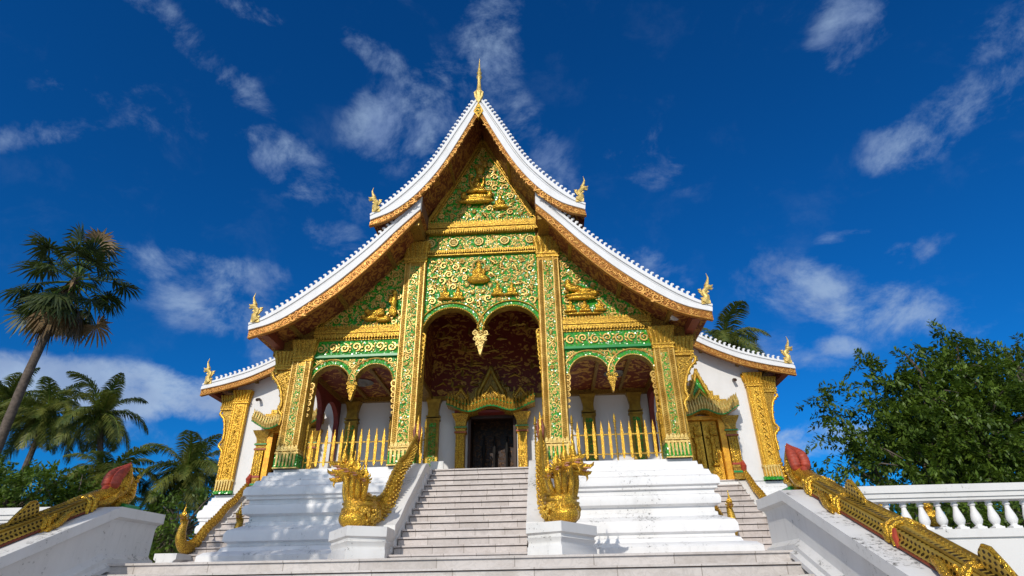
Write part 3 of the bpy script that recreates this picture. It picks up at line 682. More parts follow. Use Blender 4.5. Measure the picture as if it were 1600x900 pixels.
def roof_tier(name, D, yback, flush, x_from, fin):
    root = None
    for s in (1, -1):
        wt, wo, lo = curve(D, 'wt'), curve(D, 'wo'), curve(D, 'lo'); y = D['y']
        top = wt+np.array((-0.02, -0.13)); und = lo+np.array((0.0, 0.22))
        slab = strip_solid(top, und+np.array((-0.02, 0.03)), y+0.16, yback)
        r = slab.build(name, M['tiles'], T, sx=s)
        so_ = strip_solid(und+np.array((-0.02, 0.028)), und+np.array((-0.02, 0.0)), y+0.15, yback-0.05).build('soffit', M['soffit'], r, sx=s)
        wb = MB()
        for a, b, dy in ((0.0, 0.26, 0.0), (0.26, 0.34, 0.06), (0.34, 0.40, 0.02), (0.40, 0.48, 0.07), (0.48, 1.0, -0.012)):
            wb.merge(strip_solid(lerp(wt, wo, a), lerp(wt, wo, b)+(0 if b < 1 else 0), y+dy, y+0.17))
        wb.build('white_verge', M['roof_white'], r, sx=s)
        ob = strip_solid(wo+np.array((0, -0.002)), lo, y+0.04, y+0.16); e = wo[-1]*0.5+lo[-1]*0.5
        ob.build('orange_bargeboard', M['orange_board'], r, sx=s)
        cv = MB(); mid = (wo+lo)/2; L_ = np.r_[0, np.cumsum(np.hypot(*np.diff(mid, axis=0).T))]; W = np.mean(np.hypot(*(wo-lo).T)); n = int(L_[-1]/(W*0.55)); rng = random.Random(5)
        for i in range(n):
            p = (i+0.5)/n*L_[-1]; x = np.interp(p, L_, mid[:, 0]); z = np.interp(p, L_, mid[:, 1])
            if x < 0.08: continue
            w = np.interp(p, L_, np.hypot(*(wo-lo).T)) * 0.36
            stamp(cv, T_AC[i % 2] if i % 3 else TEMPL[i % 4], FX(y+0.04), w*0.78, rng.uniform(0, 6.28), (x, z), 0.7)
        for edge in (wo*0.97+lo*0.03, lo*0.95+wo*0.05): cv.tube([(p[0], y+0.04, p[1]) for p in edge], 0.016, 5)
        cv.build('bargeboard_carving', M['orange_carve'], r, sx=s)
        crest_hooks(D, x_from).build('crest', M['roof_white'], r, sx=s)
        p = wt[-1]; 
        naga_finial(r, s*(p[0]-0.17), y+0.06, float(interp(D['wt'], p[0]-0.17)), s, fin)
        root = root or r
        # soffit beams
        bm_ = MB()
        for q in (0.30, 0.55, 0.80):
            i = int(q*N); bm_.box(und[i][0]-0.05, und[i][0]+0.05, y+0.2, yback-0.2, und[i][1]-0.09, und[i][1]+0.02)
        bm_.build('purlins', M['dark_chased'], r, sx=s)
        if name == 'middle_roof' or name == 'aisle_roof':      # sloping end beam and corner strut at the eave
            i = int(0.93*N); eb = MB(); eb.box(und[i][0]-0.12, und[i][0]+0.10, y+0.2, yback-0.2, und[i][1]-0.20, und[i][1]+0.02); eb.build('eave_beam', M['red_paint2'], r, sx=s)
    return root
M['orange_carve'] = gold('orange_gold_carving', (0.76, 0.42, 0.09), (0.55, 0.22, 0.04), 0.3, 0.45)
M['red_paint2'] = plain('red_brown_eave', (0.22, 0.045, 0.018), 0.55)
up = roof_tier('upper_roof', UP, 12.0, 0, 0.12, 0.86)
roof_tier('middle_roof', MD, 12.5, 0, 1.80, 0.86)
roof_tier('aisle_roof', AI, 13.5, 0, 6.0, 0.86)
# ridge finial
mb = MB(); y = UP['y']+0.05
mb.lathe([(0.12, -0.12), (0.15, 0.02), (0.17, 0.12), (0.12, 0.2), (0.075, 0.38), (0.06, 0.62), (0.055, 0.8), (0.10, 0.9), (0.075, 0.98), (0.05, 1.02), (0.09, 1.1), (0.06, 1.18), (0.045, 1.24), (0.06, 1.28), (0.035, 1.36), (0.022, 1.6), (0.004, 1.85)], 0, y, 10, 11.72)
mb.prism([(-0.13, 11.64), (0, 11.33), (0.13, 11.64), (0.16, 11.83), (0, 11.98), (-0.16, 11.83)], y-0.11, y-0.05)
mb.build('ridge_finial', M['gold_pale'], up)
mb = MB(); mb.prism([(0, 11.40), (0.16, 11.0), (0, 10.70), (-0.16, 11.0)], y-0.09, y+0.1); 
for a, b in ((0, 11.14), (-0.05, 11.0), (0.05, 11.0), (0, 10.88)): mb.ball((a, y-0.1, b), 0.035, 6, 4)
mb.build('ridge_lozenge', M['gold'], up)
mb = MB()
for x in (-0.045, 0.045, 0.0): mb.ball((x, y-0.135, 11.08 if x else 10.96), 0.022, 6, 4)
mb.build('ridge_jewels', M['green_paint'], up)

def under(D, x): 
    c = curve(D, 'lo', 120); return float(np.interp(x, c[:, 0], c[:, 1]))+0.22

# --- gable walls (backing), from the pilasters up to the soffits
mb = MB(); xs_ = np.linspace(0, 1.78, 14)
mb.prism([(-x, under(UP, x)+0.01) for x in xs_[::-1]]+[(x, under(UP, x)+0.01) for x in xs_[1:]]+[(1.78, 6.3), (-1.78, 6.3)], 0.05, 0.30)
gw = mb.build('gable_wall', M['dark_chased'], T, smooth=0)
for s in (1, -1):
    xs_ = np.linspace(1.79, 6.1, 20); mb = MB()
    mb.prism([(x, under(MD, x)+0.01) for x in xs_]+[(6.1, 3.25), (4.85, 3.12), (2.3, 3.12), (1.79, 6.2)], 0.05, 0.30)
    mb.build('side_gable_wall', M['dark_chased'], T, sx=s, smooth=0)
    # upper wall between the two roof tiers and the beam that carries the upper verge
    mb = MB(); mb.box(1.785, 2.20, UP['y']+0.35, -0.16, 6.86, 7.12); mb.box(1.80, 1.98, UP['y']+0.3, 11.5, 7.1, 7.55); mb.build('upper_wall', M['dark_chased'], T, sx=s, smooth=0)
    mb = MB(); mb.box(2.2, 3.0, MD['y']+1.0, 11.5, 6.0, 6.9); 

# --- carved panels
def panel(name, green_poly, carve, y=0.035, parent=None, carvemat='scroll', sx=1, green='green'):
    mb = MB(); mb.prism(green_poly, y, y+0.06); g_ = mb.build(name, M[green], parent or T, sx=sx, smooth=0)
    carve.build('carving', M[carvemat], g_, sx=sx, smooth=45); return g_
def inpoly(poly, m_=1.0):
    P = np.array(poly, float)
    def f(u, v, r):
        r = r*m_; c = False; n = len(P); j = n-1; dmin = 9e9
        for i in range(n):
            xi, yi = P[i]; xj, yj = P[j]
            if (yi > v) != (yj > v) and u < (xj-xi)*(v-yi)/(yj-yi)+xi: c = not c
            ex, ey = xj-xi, yj-yi; t = max(0, min(1, ((u-xi)*ex+(v-yi)*ey)/(ex*ex+ey*ey+1e-12)))
            d = math.hypot(u-xi-t*ex, v-yi-t*ey); dmin = min(dmin, d); j = i
        return c and dmin > r
    return f
# upper gable
gp = [(-1.66, 7.66), (1.66, 7.66), (0.0, 10.95)]
cv = MB(); figs = [(-0.18, 8.65, 0.52), (0.55, 8.35, 0.33), (-0.1, 9.75, 0.26)]
ip = inpoly(gp)
def ins(u, v, r): return ip(u, v, r) and all(math.hypot(u-a, v-b) > r*0.6+c*0.72 for a, b, c in figs)
scrolls(cv, ins, (-1.66, 1.66, 7.7, 10.9), 0.15, 0.038, FX(0.035), 11, 1.3, tries=12000)
gpan = panel('gable_field', gp, cv)
def seated(cx, cz, h, y=0.0, tiara=True, ride=False):
    k = h
    P = [((cx, y-0.05*k, cz+0.30*k), (0.10*k, 0.09*k, 0.13*k)), ((cx, y-0.05*k, cz+0.08*k), (0.15*k, 0.11*k, 0.17*k)), ((cx, y-0.05*k, cz-0.10*k), (0.15*k, 0.12*k, 0.12*k)),
         ((cx-0.17*k, y-0.09*k, cz-0.22*k), (0.20*k, 0.13*k, 0.085*k)), ((cx+0.17*k, y-0.09*k, cz-0.22*k), (0.20*k, 0.13*k, 0.085*k)), ((cx, y-0.14*k, cz-0.20*k), (0.20*k, 0.09*k, 0.07*k)),
         ((cx, y-0.04*k, cz+0.19*k), (0.05*k, 0.05*k, 0.08*k)), ((cx-0.19*k, y-0.05*k, cz+0.04*k), (0.055*k, 0.06*k, 0.15*k)), ((cx+0.19*k, y-0.05*k, cz+0.04*k), (0.055*k, 0.06*k, 0.15*k)),
         ((cx-0.11*k, y-0.13*k, cz-0.10*k), (0.12*k, 0.06*k, 0.05*k)), ((cx+0.11*k, y-0.13*k, cz-0.10*k), (0.12*k, 0.06*k, 0.05*k)), ((cx, y-0.10*k, cz+0.285*k), (0.022*k, 0.05*k, 0.03*k))]
    if tiara: P += [((cx, y-0.04*k, cz+0.44*k), (0.055*k, 0.05*k, 0.10*k)), ((cx, y-0.04*k, cz+0.56*k), (0.025*k, 0.03*k, 0.08*k))]
    return P
parts = seated(-0.18, 8.98, 0.98, 0.02)+[((-0.18, -0.08, 8.52), (0.52, 0.14, 0.11)), ((-0.18, -0.10, 8.36), (0.62, 0.12, 0.09)), ((-0.62, -0.08, 8.62), (0.10, 0.09, 0.16)), ((0.26, -0.08, 8.62), (0.10, 0.09, 0.16)),
        ((-0.40, -0.06, 9.2), (0.04, 0.05, 0.2)), ((-0.36, -0.06, 9.42), (0.10, 0.05, 0.04)), ((0.04, -0.06, 9.2), (0.04, 0.05, 0.2))]
V, F = blob(parts, 0.022); m2 = MB(); m2.add(V, F); m2.build('deity_relief', M['gold_bright'], gpan)
V, F = blob(seated(0.58, 8.30, 0.68, 0.02)+[((0.62, -0.04, 8.1), (0.3, 0.08, 0.05))], 0.02); m2 = MB(); m2.add(V, F); m2.build('attendant_relief', M['gold_bright'], gpan)
V, F = blob([((-0.08, -0.02, 9.7), (0.16, 0.1, 0.2)), ((-0.18, -0.04, 9.85), (0.12, 0.07, 0.1)), ((0.08, -0.04, 9.95), (0.1, 0.07, 0.16)), ((-0.02, -0.04, 10.15), (0.06, 0.06, 0.14))], 0.02); m2 = MB(); m2.add(V, F); m2.build('mask_relief', M['gold'], gpan)
# gable frame bars
def bar(p0, p1, w, y0, y1, mb):
    p0 = np.array(p0, float); p1 = np.array(p1, float); d = p1-p0; d /= np.linalg.norm(d); n_ = np.array((-d[1], d[0]))*w/2
    mb.prism([tuple(p0+n_), tuple(p1+n_), tuple(p1-n_), tuple(p0-n_)], y0, y1)
mb = MB()
for s in (1, -1):
    bar((1.74*s, 7.60), (0.0, 11.0), 0.10, -0.10, 0.06, mb); bar((1.60*s, 7.70), (0, 10.80), 0.05, -0.045, 0.05, mb)
    mb.box(1.68*s, 1.78*s, -0.11, 0.06, 7.2, 7.66)
mb.build('gable_frame', M['gold'], T, smooth=0)

def mould(zs, x0, x1, parent, mat='gold', teeth_rows=(), y=0.0):
    """stacked horizontal mouldings: (z0, z1, projection)"""
    mb = MB()
    bk = MB(); a, b, p = zs[-1]; bk.box(x0, x1, y-p, y+0.055, a, b)
    for a, b, p in zs[:-1]: mb.box(x0, x1, y-p, y+0.06, a, b)
    for z0, z1, st_, down, p in teeth_rows: teeth(mb, x0, x1, y-p, z0, z1, st_, 0.04, down)
    if zs[-1][1]-zs[-1][0] > 0.2: beads(mb, (x0+0.03, y-0.10, zs[1][1]+0.005), (x1-0.03, y-0.10, zs[1][1]+0.005), 0.02, 0.055); beads(mb, (x0+0.03, y-0.10, zs[3][1]+0.01), (x1-0.03, y-0.10, zs[3][1]+0.01), 0.018, 0.05)
    o = mb.build('moulding', M[mat], parent, smooth=0); bk.build('recess_shade', M['gold_old'], o, smooth=0); return o  # backing in darker gold paints the shade between the strips
mould([(7.14, 7.20, 0.10), (7.27, 7.31, 0.13), (7.33, 7.39, 0.16), (7.41, 7.45, 0.14), (7.47, 7.51, 0.11), (7.20, 7.50, 0.05)], -1.69, 1.69, T, 'gold', [(7.11, 7.26, 0.075, True, 0.12), (7.51, 7.62, 0.085, False, 0.07)])
mould([(6.36, 6.40, 0.07), (6.53, 6.56, 0.05), (6.40, 6.54, 0.01)], -1.69, 1.69, T, 'gold', [(6.40, 6.53, 0.07, True, 0.06)])
mb = MB(); mb.box(-1.68, 1.68, -0.03, 0.02, 7.50, 7.66); mb.build('green_band', M['green'], T, smooth=0)
# frieze with rosettes
cv = MB(); ros = [-1.62, -0.89, -0.09, 0.72, 1.52]
def insf(u, v, r): return 6.58+r < v < 7.10-r and abs(u) < 1.66-r and all(math.hypot(u-a, v-6.85) > 0.19+r for a in ros)
scrolls(cv, insf, (-1.66, 1.66, 6.58, 7.1), 0.085, 0.035, FX(0.02), 12, 0.9)
fr = panel('rosette_frieze', [(-1.68, 6.55), (1.68, 6.55), (1.68, 7.13), (-1.68, 7.13)], cv, 0.02)
mb = MB()
for i, a in enumerate(ros):
    mb.tube([(a+0.125*math.cos(q), -0.01, 6.85+0.125*math.sin(q)) for q in np.linspace(0, 2*PI, 17)], 0.032, 6); stamp(mb, T_FLOWER, FX(0.0), 0.10, 0.3, (a, 6.85), 0.9)
mb.build('rosettes', M['gold_pale'], fr)

# central arched field
AC, AR, AZ = 0.89, 0.83, 3.73
def cen_low(x):
    a = abs(x)
    if abs(a-AC) < AR: return AZ+math.sqrt(AR*AR-(a-AC)**2)
    return AZ-0.02
xs_ = [x for x in np.linspace(-1.74, 1.74, 97)]
poly = [(x, cen_low(x)) for x in xs_]+[(1.74, 6.37), (-1.74, 6.37)]
def green_sheet(xs_, low, ztop, y0, y1):
    mb = MB()
    for a, b in zip(xs_[:-1], xs_[1:]):
        mb.add([(a, y0, low(a)), (b, y0, low(b)), (b, y0, ztop), (a, y0, ztop), (a, y1, low(a)), (b, y1, low(b)), (b, y1, ztop), (a, y1, ztop)], [(0, 1, 2, 3), (4, 7, 6, 5), (0, 4, 5, 1), (3, 2, 6, 7)])
    return mb
cp = green_sheet(xs_, cen_low, 6.37, 0.03, 0.07).build('arched_field', M['green'], T, smooth=0)
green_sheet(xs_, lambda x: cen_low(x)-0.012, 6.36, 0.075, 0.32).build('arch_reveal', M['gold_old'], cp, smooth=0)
figc = [(-0.08, 5.55, 0.40), (-1.05, 5.0, 0.27), (-0.70, 4.98, 0.25), (0.52, 5.08, 0.24), (0.88, 5.06, 0.24), (-1.32, 5.0, 0.15)]
def insc(u, v, r): return abs(u) < 1.66-r and v < 6.32-r and all(v-r*0.7 > cen_low(u+d*r)+0.19 for d in (-1.0, -0.5, 0, 0.5, 1.0)) and all(math.hypot(u-a, v-b) > r*0.8+c*0.72 for a, b, c in figc)
cv = MB(); scrolls(cv, insc, (-1.66, 1.66, 3.7, 6.35), 0.15, 0.04, FX(0.03), 13, 1.2, tries=18000)
cv.build('carving', M['scroll'], cp, smooth=45)
V, F = blob(seated(-0.08, 5.68, 0.86, 0.0, True), 0.018); m2 = MB(); m2.add(V, F); o = m2.build('seated_figure_relief', M['gold_bright'], cp)
mb = MB(); mb.tube([(-0.08+0.20*math.cos(q), -0.03, 5.94+0.20*math.sin(q)) for q in np.linspace(-0.6, PI+0.6, 14)], 0.026, 6); mb.build('halo', M['gold_pale'], cp); mb = MB()
mb.loft([[( -0.08+rx*math.cos(q), -0.02-0.14*max(0, -math.sin(q)+0.3)*rx/0.38, z) for q in np.linspace(0, 2*PI, 17)[:-1]] for rx, z in ((0.16, 5.33), (0.27, 5.36), (0.34, 5.41), (0.37, 5.46), (0.28, 5.48))])
mb.build('lotus_throne', M['gold_bright'], cp)
for (a, b, h) in ((-1.10, 5.0, 0.58), (-0.70, 4.98, 0.58), (0.50, 5.06, 0.58), (0.92, 5.05, 0.58)):
    V, F = blob(seated(a, b, h, 0.02), 0.016); m2 = MB(); m2.add(V, F); m2.build('devotee_relief', M['gold_bright'], cp)
def arch_trim(c, r, z, y, mb, r1=0.045, bead=0.03, a0=0.0, a1=PI):
    mb.tube([(c+(r+0.012)*math.cos(q), y+0.02, z+(r+0.012)*math.sin(q)) for q in np.linspace(a0, a1, 30)], r1*0.55, 6)
    k = int((a1-a0)*r/(bead*2.3))
    for i in range(k+1):
        q = a0+(a1-a0)*i/k; mb.ball((c+(r+0.005)*math.cos(q), y-0.02, z+(r+0.005)*math.sin(q)), bead*0.85, 5, 4)
    mb.tube([(c+(r+0.17)*math.cos(q), y-0.0, z+(r+0.17)*math.sin(q)) for q in np.linspace(a0+0.12, a1-0.12, 30)], 0.02, 5)
mb = MB()
for s in (1, -1): arch_trim(AC*s, AR, AZ, 0.0, mb)
mb.build('arch_trim', M['gold'], cp)
def pendant(cx, zt, zb, w, y, parent, mat):
    mb = MB(); n = 4; h = zt-zb
    mb.prism([(cx-w*0.42, zt), (cx+w*0.42, zt), (cx+w*0.36, zt-h*0.3), (cx+w*0.22, zt-h*0.55), (cx+0.02, zb), (cx-0.02, zb), (cx-w*0.22, zt-h*0.55), (cx-w*0.36, zt-h*0.3)], y-0.03, y+0.12)
    for i, (f, q) in enumerate(((0.06, 3), (0.30, 3), (0.52, 2), (0.70, 1))):
        for j in range(q):
            u = cx+(j-(q-1)/2)*w*0.34; stamp(mb, TEMPL[(i+j) % 4], FX(y-0.03), w*0.19*(1-0.15*i), (i*1.3+j*2.1), (u, zt-h*f), 1.2)
    for i in range(2):
        for s in (-1, 1): mb.tube([(cx+s*w*(0.40-0.13*i)+0.05*w*math.cos(q), y, zt-h*(0.06+0.24*i)+0.05*w+0.11*w*math.sin(q)) for q in np.linspace(0, 2*PI, 9)], w*0.05, 5)
    return mb.build('pendant', M[mat], parent)
pendant(-0.02, 3.76, 3.06, 0.45, 0.06, cp, 'gold_pale')
# scalloped brackets down the inner edge of the pilasters
def scallop_edge(x, z0, z1, s, y, mb, r0=0.10, r1=0.045):
    n = max(3, int((z1-z0)/0.12))
    for i in range(n):
        t = i/(n-1); r = r0*(1-t)+r1*t; z = z1-(z1-z0)*t
        mb.tube([(x-s*r*0.4+r*math.cos(q)*0.8, y, z+r*math.sin(q)) for q in np.linspace(0, 2*PI, 9)], r*0.34, 5); mb.ball((x-s*r*0.4, y, z), r*0.4, 5, 4)
for s in (1, -1):
    mb = MB(); scallop_edge(1.73*s, 2.45, 3.66, s, 0.0, mb); mb.build('scalloped_edge', M['gold'], cp)

# --- pilasters
def pilaster(name, x0, x1, z1, yf, depth, seed, sx, parent=None, capz=0.72, flare=0.10, mat='gold', greenm=True, z0=0.0, side=True, flute=True):
    w = x1-x0; parent = parent or T; mb = MB()
    mb.box(x0, x1, yf, yf+depth, z0, z1)
    core = mb.build(name, M['gold_chased'], parent, sx=sx, smooth=0)
    b = w*(0.27 if x0 < 3 else 0.31); gi = (x0+b, x1-b)
    if greenm:
        m2 = MB(); m2.box(gi[0], gi[1], yf-0.012, yf+0.02, z0+0.55, z1-0.12); m2.build('green_inlay', M['green'], core, sx=sx, smooth=0)
    m3 = MB()
    for xe in (x0+0.02, x0+b-0.01, x1-b+0.01, x1-0.02): m3.tube([(xe, yf-0.012, z0+0.05), (xe, yf-0.012, z1)], 0.022, 6)
    for xe in (x0+b*0.5+0.005, x1-b*0.5-0.005):                     # twisted rope borders
        k = int((z1-z0-0.5)/0.055)
        for i in range(k): 
            z = z0+0.5+i*0.055; m3.tube([(xe-b*0.28, yf-0.004, z-0.02), (xe, yf-0.028, z), (xe+b*0.28, yf-0.004, z+0.025)], 0.015, 4)
    W = gi[1]-gi[0]
    scrolls(m3, lambda u, v, r: gi[0]+r*0.9 < u < gi[1]-r*0.9 and z0+0.55+r < v < z1-0.12-r, (gi[0], gi[1], z0+0.5, z1), W*0.34, W*0.09, FX(yf-0.012), seed, 1.0, 0.22, tries=7000)
    m3.build('carving', M['scroll'], core, sx=sx, smooth=45)
    # base: green ground with a row of tall gold lotus leaves
    m4 = MB(); m4.box(x0-0.03, x1+0.03, yf-0.035, yf+depth, z0, z0+0.36); m4.build('green_base', M['green'], core, sx=sx, smooth=0)
    m5 = MB(); k = 6
    for i in range(k):
        c = x0+(i+0.5)*w/k; q = w/k*0.30
        m5.prism([(c-q*0.5, z0+0.06), (c+q*0.5, z0+0.06), (c+q, z0+0.26), (c+q, z0+0.40), (c-q, z0+0.40), (c-q, z0+0.26)], yf-0.065, yf-0.02)
    m5.box(x0-0.035, x1+0.035, yf-0.05, yf+depth*0.9, z0+0.38, z0+0.43); m5.box(x0-0.02, x1+0.02, yf-0.04, yf+depth*0.9, z0+0.46, z0+0.50)
    m5.box(x0-0.045, x1+0.045, yf-0.055, yf+depth*0.9, z0, z0+0.035)
    teeth(m5, x0, x1, yf-0.02, z0+0.50, z0+0.62, w/6, 0.03, False)
    m5.build('lotus_base', M['gold_pale'], core, sx=sx, smooth=0)
    if side:
        m6 = MB(); 
        for ys_ in np.linspace(yf+0.06, yf+depth-0.06, 4): 
            for xx in (x0, x1): m6.tube([(xx, ys_, z0+0.4), (xx, ys_, z1)], 0.026, 6)
        m6.build('reeding', M['gold'], core, sx=sx)
    capital(x0, x1, z1, z1+capz, yf, yf+depth, flare, core, sx)
    return core
def capital(x0, x1, z0, z1, y0, y1, flare, parent, sx, mat='gold'):
    mb = MB(); h = z1-z0
    prof = [(0.0, 0.0), (0.35, 0.02), (0.35, 0.08), (0.1, 0.10), (0.1, 0.15), (0.45, 0.18), (0.5, 0.25), (0.15, 0.28), (0.2, 0.42), (0.4, 0.6), (0.75, 0.8), (1.0, 0.94), (1.0, 1.0)]
    mb.loft([[(x0-f*flare, y0-f*flare, z0+h*q), (x1+f*flare, y0-f*flare, z0+h*q), (x1+f*flare, y1, z0+h*q), (x0-f*flare, y1, z0+h*q)] for f, q in prof])
    # tall flame leaves standing round the bell
    w = x1-x0; k = 5
    for i in range(k):
        c = x0+(i+0.5)*w/k; c2 = (x0+x1)/2+(c-(x0+x1)/2)*(1+1.6*flare/w)
        mb.tube([(c, y0-0.01, z0+h*0.28), (c, y0-flare*0.45, z0+h*0.55), (c2, y0-flare*0.95, z0+h*0.85), (c2, y0-flare*1.5, z0+h*0.97)], [w*0.05, w*0.085, w*0.07, 0.012], 5)
    for xx, sg in ((x0, -1), (x1, 1)):
        for yy in np.linspace(y0+0.06, y1-0.06, 3): mb.tube([(xx, yy, z0+h*0.28), (xx+sg*flare*0.5, yy, z0+h*0.6), (xx+sg*flare*1.3, yy, z0+h*0.97)], [w*0.05, w*0.08, 0.012], 5)
    return mb.build('capital', M[mat], parent, sx=sx)
for s in (1, -1):
    pilaster('pilaster', 1.72, 2.36, 6.10, -0.10, 0.62, 20+s, s, capz=0.74, flare=0.09)
    op = pilaster('pilaster', 4.84, 5.40, 2.98, -0.10, 0.62, 30+s, s, capz=0.66, flare=0.08)
    # carved side bracket that swells outwards to a second capital under the eave
    m = MB(); m.prism([(5.42, 0.0), (5.50, 0.0), (5.50, 0.7), (5.47, 1.35), (5.58, 1.55), (5.55, 1.75), (5.62, 2.15), (5.80, 2.48), (5.88, 2.62), (5.86, 2.78), (5.42, 2.78)], 0.02, 0.34); 
    br = m.build('eave_bracket', M['gold_chased'], T, sx=s, smooth=0)
    m = MB(); outl = smoothpts([(5.52, 1.2), (5.49, 1.45), (5.60, 1.6), (5.56, 1.8), (5.64, 2.15), (5.80, 2.45), (5.93, 2.58), (5.97, 2.72), (5.88, 2.76), (5.86, 2.66)], 40)
    m.tube([(p[0], -0.0, p[1]) for p in outl], 0.045, 7); 
    for p in outl[4:-6:3]: m.ball((p[0]+0.05, 0.03, p[1]), 0.04, 5, 4)
    scrolls(m, inpoly([(5.44, 0.5), (5.48, 0.7), (5.46, 1.4), (5.54, 1.9), (5.74, 2.42), (5.82, 2.7), (5.44, 2.74)]), (5.42, 5.86, 0.5, 2.74), 0.10, 0.035, FX(0.02), 41, 1.1, tries=3000)
    m.build('carving', M['gold'], br, sx=s)
    capital(5.44, 5.92, 2.78, 3.34, -0.02, 0.36, 0.07, br, s)

# --- side bays: twin arches, frieze, moulding and half gable
SC = ((3.03, 0.555), (4.27, 0.555)); SZ = 2.33
def side_low(x):
    for c, r in SC:
        if abs(x-c) < r: return SZ+math.sqrt(r*r-(x-c)**2)
    return SZ-0.01
for s in (1, -1):
    xs_ = np.linspace(2.36, 4.86, 81)
    sp = green_sheet(xs_, side_low, 3.10, 0.04, 0.075).build('twin_arch_panel', M['green'], T, sx=s, smooth=0)
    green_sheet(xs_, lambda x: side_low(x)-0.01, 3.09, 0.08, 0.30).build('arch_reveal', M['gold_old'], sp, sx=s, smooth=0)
    cv = MB(); scrolls(cv, lambda u, v, r: 2.40+r < u < 4.82-r and v < 3.08-r*0.9 and all(v-r*0.7 > side_low(u+d*r)+0.12 for d in (-1.0, 0, 1.0)), (2.4, 4.82, 2.3, 3.1), 0.115, 0.035, FX(0.04), 50+s, 1.1, tries=9000)
    for c, r in SC: arch_trim(c, r, SZ, 0.02, cv, 0.03, 0.022)
    scallop_edge(2.40, 1.45, 2.28, -1, 0.02, cv, 0.085, 0.035); scallop_edge(4.80, 1.45, 2.28, 1, 0.02, cv, 0.085, 0.035)
    cv.build('carving', M['scroll'], sp, sx=s, smooth=45)
    pendant(3.65*s, 2.36, 1.86, 0.30, 0.08, sp, 'gold')
    # rinceau frieze
    m = MB(); m.box(2.36, 4.84, -0.01, 0.10, 3.17, 3.62); ff = m.build('green_frieze', M['green'], T, sx=s, smooth=0)
    cv = MB(); band_scroll(cv, 2.40, 4.82, 3.21, 3.58, FX(-0.01), 60, 0.9); cv.build('carving', M['scroll'], ff, sx=s, smooth=45)
    m = MB(); m.box(2.36, 4.84, -0.05, 0.06, 3.10, 3.17); m.build('green_ledge', M['green_paint'], ff, sx=s, smooth=0)
    m = MB()
    for a, b, p in ((3.62, 3.66, 0.04), (3.76, 3.80, 0.11), (3.82, 3.88, 0.13), (3.90, 3.94, 0.10), (3.96, 3.99, 0.07)): m.box(2.37, 4.90, -p, 0.05, a, b)
    teeth(m, 2.37, 4.88, -0.06, 3.64, 3.76, 0.085, 0.05, True); beads(m, (2.4, -0.09, 3.81), (4.86, -0.09, 3.81), 0.02, 0.055); beads(m, (2.4, -0.08, 3.895), (4.86, -0.08, 3.895), 0.018, 0.05); teeth(m, 2.37, 4.88, -0.04, 3.99, 4.10, 0.09, 0.04, False)
    o = m.build('moulding', M['gold'], T, sx=s, smooth=0); m = MB(); m.box(2.38, 4.89, -0.025, 0.048, 3.65, 3.985); m.build('recess_shade', M['gold_old'], o, sx=s, smooth=0)  # groove shade put into the backing's darker gold
    hp = [(2.37, 4.08), (4.78, 4.08), (2.37, 6.42)]
    ip2 = inpoly(hp); fg = [(2.95, 4.88, 0.40), (3.25, 4.45, 0.30), (2.70, 4.40, 0.25)] if s > 0 else [(3.15, 4.45, 0.26), (2.62, 4.75, 0.30), (2.9, 4.25, 0.18)]
    cv = MB(); scrolls(cv, lambda u, v, r: ip2(u, v, r) and all(math.hypot(u-a, v-b) > r*0.6+c*0.75 for a, b, c in fg), (2.37, 4.8, 4.08, 6.4), 0.16, 0.04, FX(0.035), 70+s, 1.2)
    hg = panel('half_gable', hp, cv, sx=s)
    m = MB(); bar((4.93, 4.06), (2.36, 6.56), 0.09, -0.09, 0.06, m); bar((4.76, 4.10), (2.36, 6.42), 0.04, -0.03, 0.05, m); m.build('frame', M['gold'], hg, sx=s, smooth=0)
    if s > 0:      # reclining figure on a couch carried by kneeling ones
        P = [((2.62, -0.06, 5.08), (0.14, 0.10, 0.13)), ((2.60, -0.06, 5.24), (0.08, 0.07, 0.08)), ((2.82, -0.08, 4.98), (0.22, 0.12, 0.11)), ((3.12, -0.08, 4.90), (0.25, 0.11, 0.09)), ((3.36, -0.07, 4.84), (0.16, 0.08, 0.06)),
             ((2.95, -0.07, 4.76), (0.50, 0.14, 0.07)), ((2.98, -0.07, 4.66), (0.46, 0.10, 0.05))]
        V, F = blob(P, 0.02); q = MB(); q.add(V, F); q.build('reclining_figure_relief', M['gold_bright'], hg)
        for cx in (2.64, 3.06, 3.48):
            V, F = blob(seated(cx, 4.40, 0.54, 0.02, False), 0.018); q = MB(); q.add(V, F); q.build('kneeling_figure_relief', M['gold_bright'], hg)
        V, F = blob([((3.0, -0.05, 4.17), (0.62, 0.08, 0.05))], 0.02); q = MB(); q.add(V, F); q.build('couch_base_relief', M['gold_bright'], hg)
    else:
        P = [((-2.62, -0.06, 4.80), (0.09, 0.09, 0.26)), ((-2.62, -0.06, 5.12), (0.075, 0.07, 0.09)), ((-2.58, -0.06, 4.48), (0.08, 0.08, 0.16)), ((-2.68, -0.07, 4.5), (0.07, 0.07, 0.16)), ((-2.74, -0.07, 4.9), (0.05, 0.06, 0.15))]
        V, F = blob(P, 0.018); q = MB(); q.add(V, F); q.build('standing_figure_relief', M['gold_bright'], hg)
        for (cx, cz, rx) in ((-3.15, 4.45, 0.28), (-2.9, 4.24, 0.22), (-3.3, 4.3, 0.22)):
            V, F = blob([((cx, -0.04, cz), (rx, 0.12, rx*0.45)), ((cx-rx*0.9, -0.05, cz+rx*0.3), (rx*0.35, 0.09, rx*0.3)), ((cx+rx*0.5, -0.05, cz+rx*0.3), (rx*0.5, 0.1, rx*0.3))], 0.018); q = MB(); q.add(V, F); q.build('beast_relief', M['gold_bright'], hg)

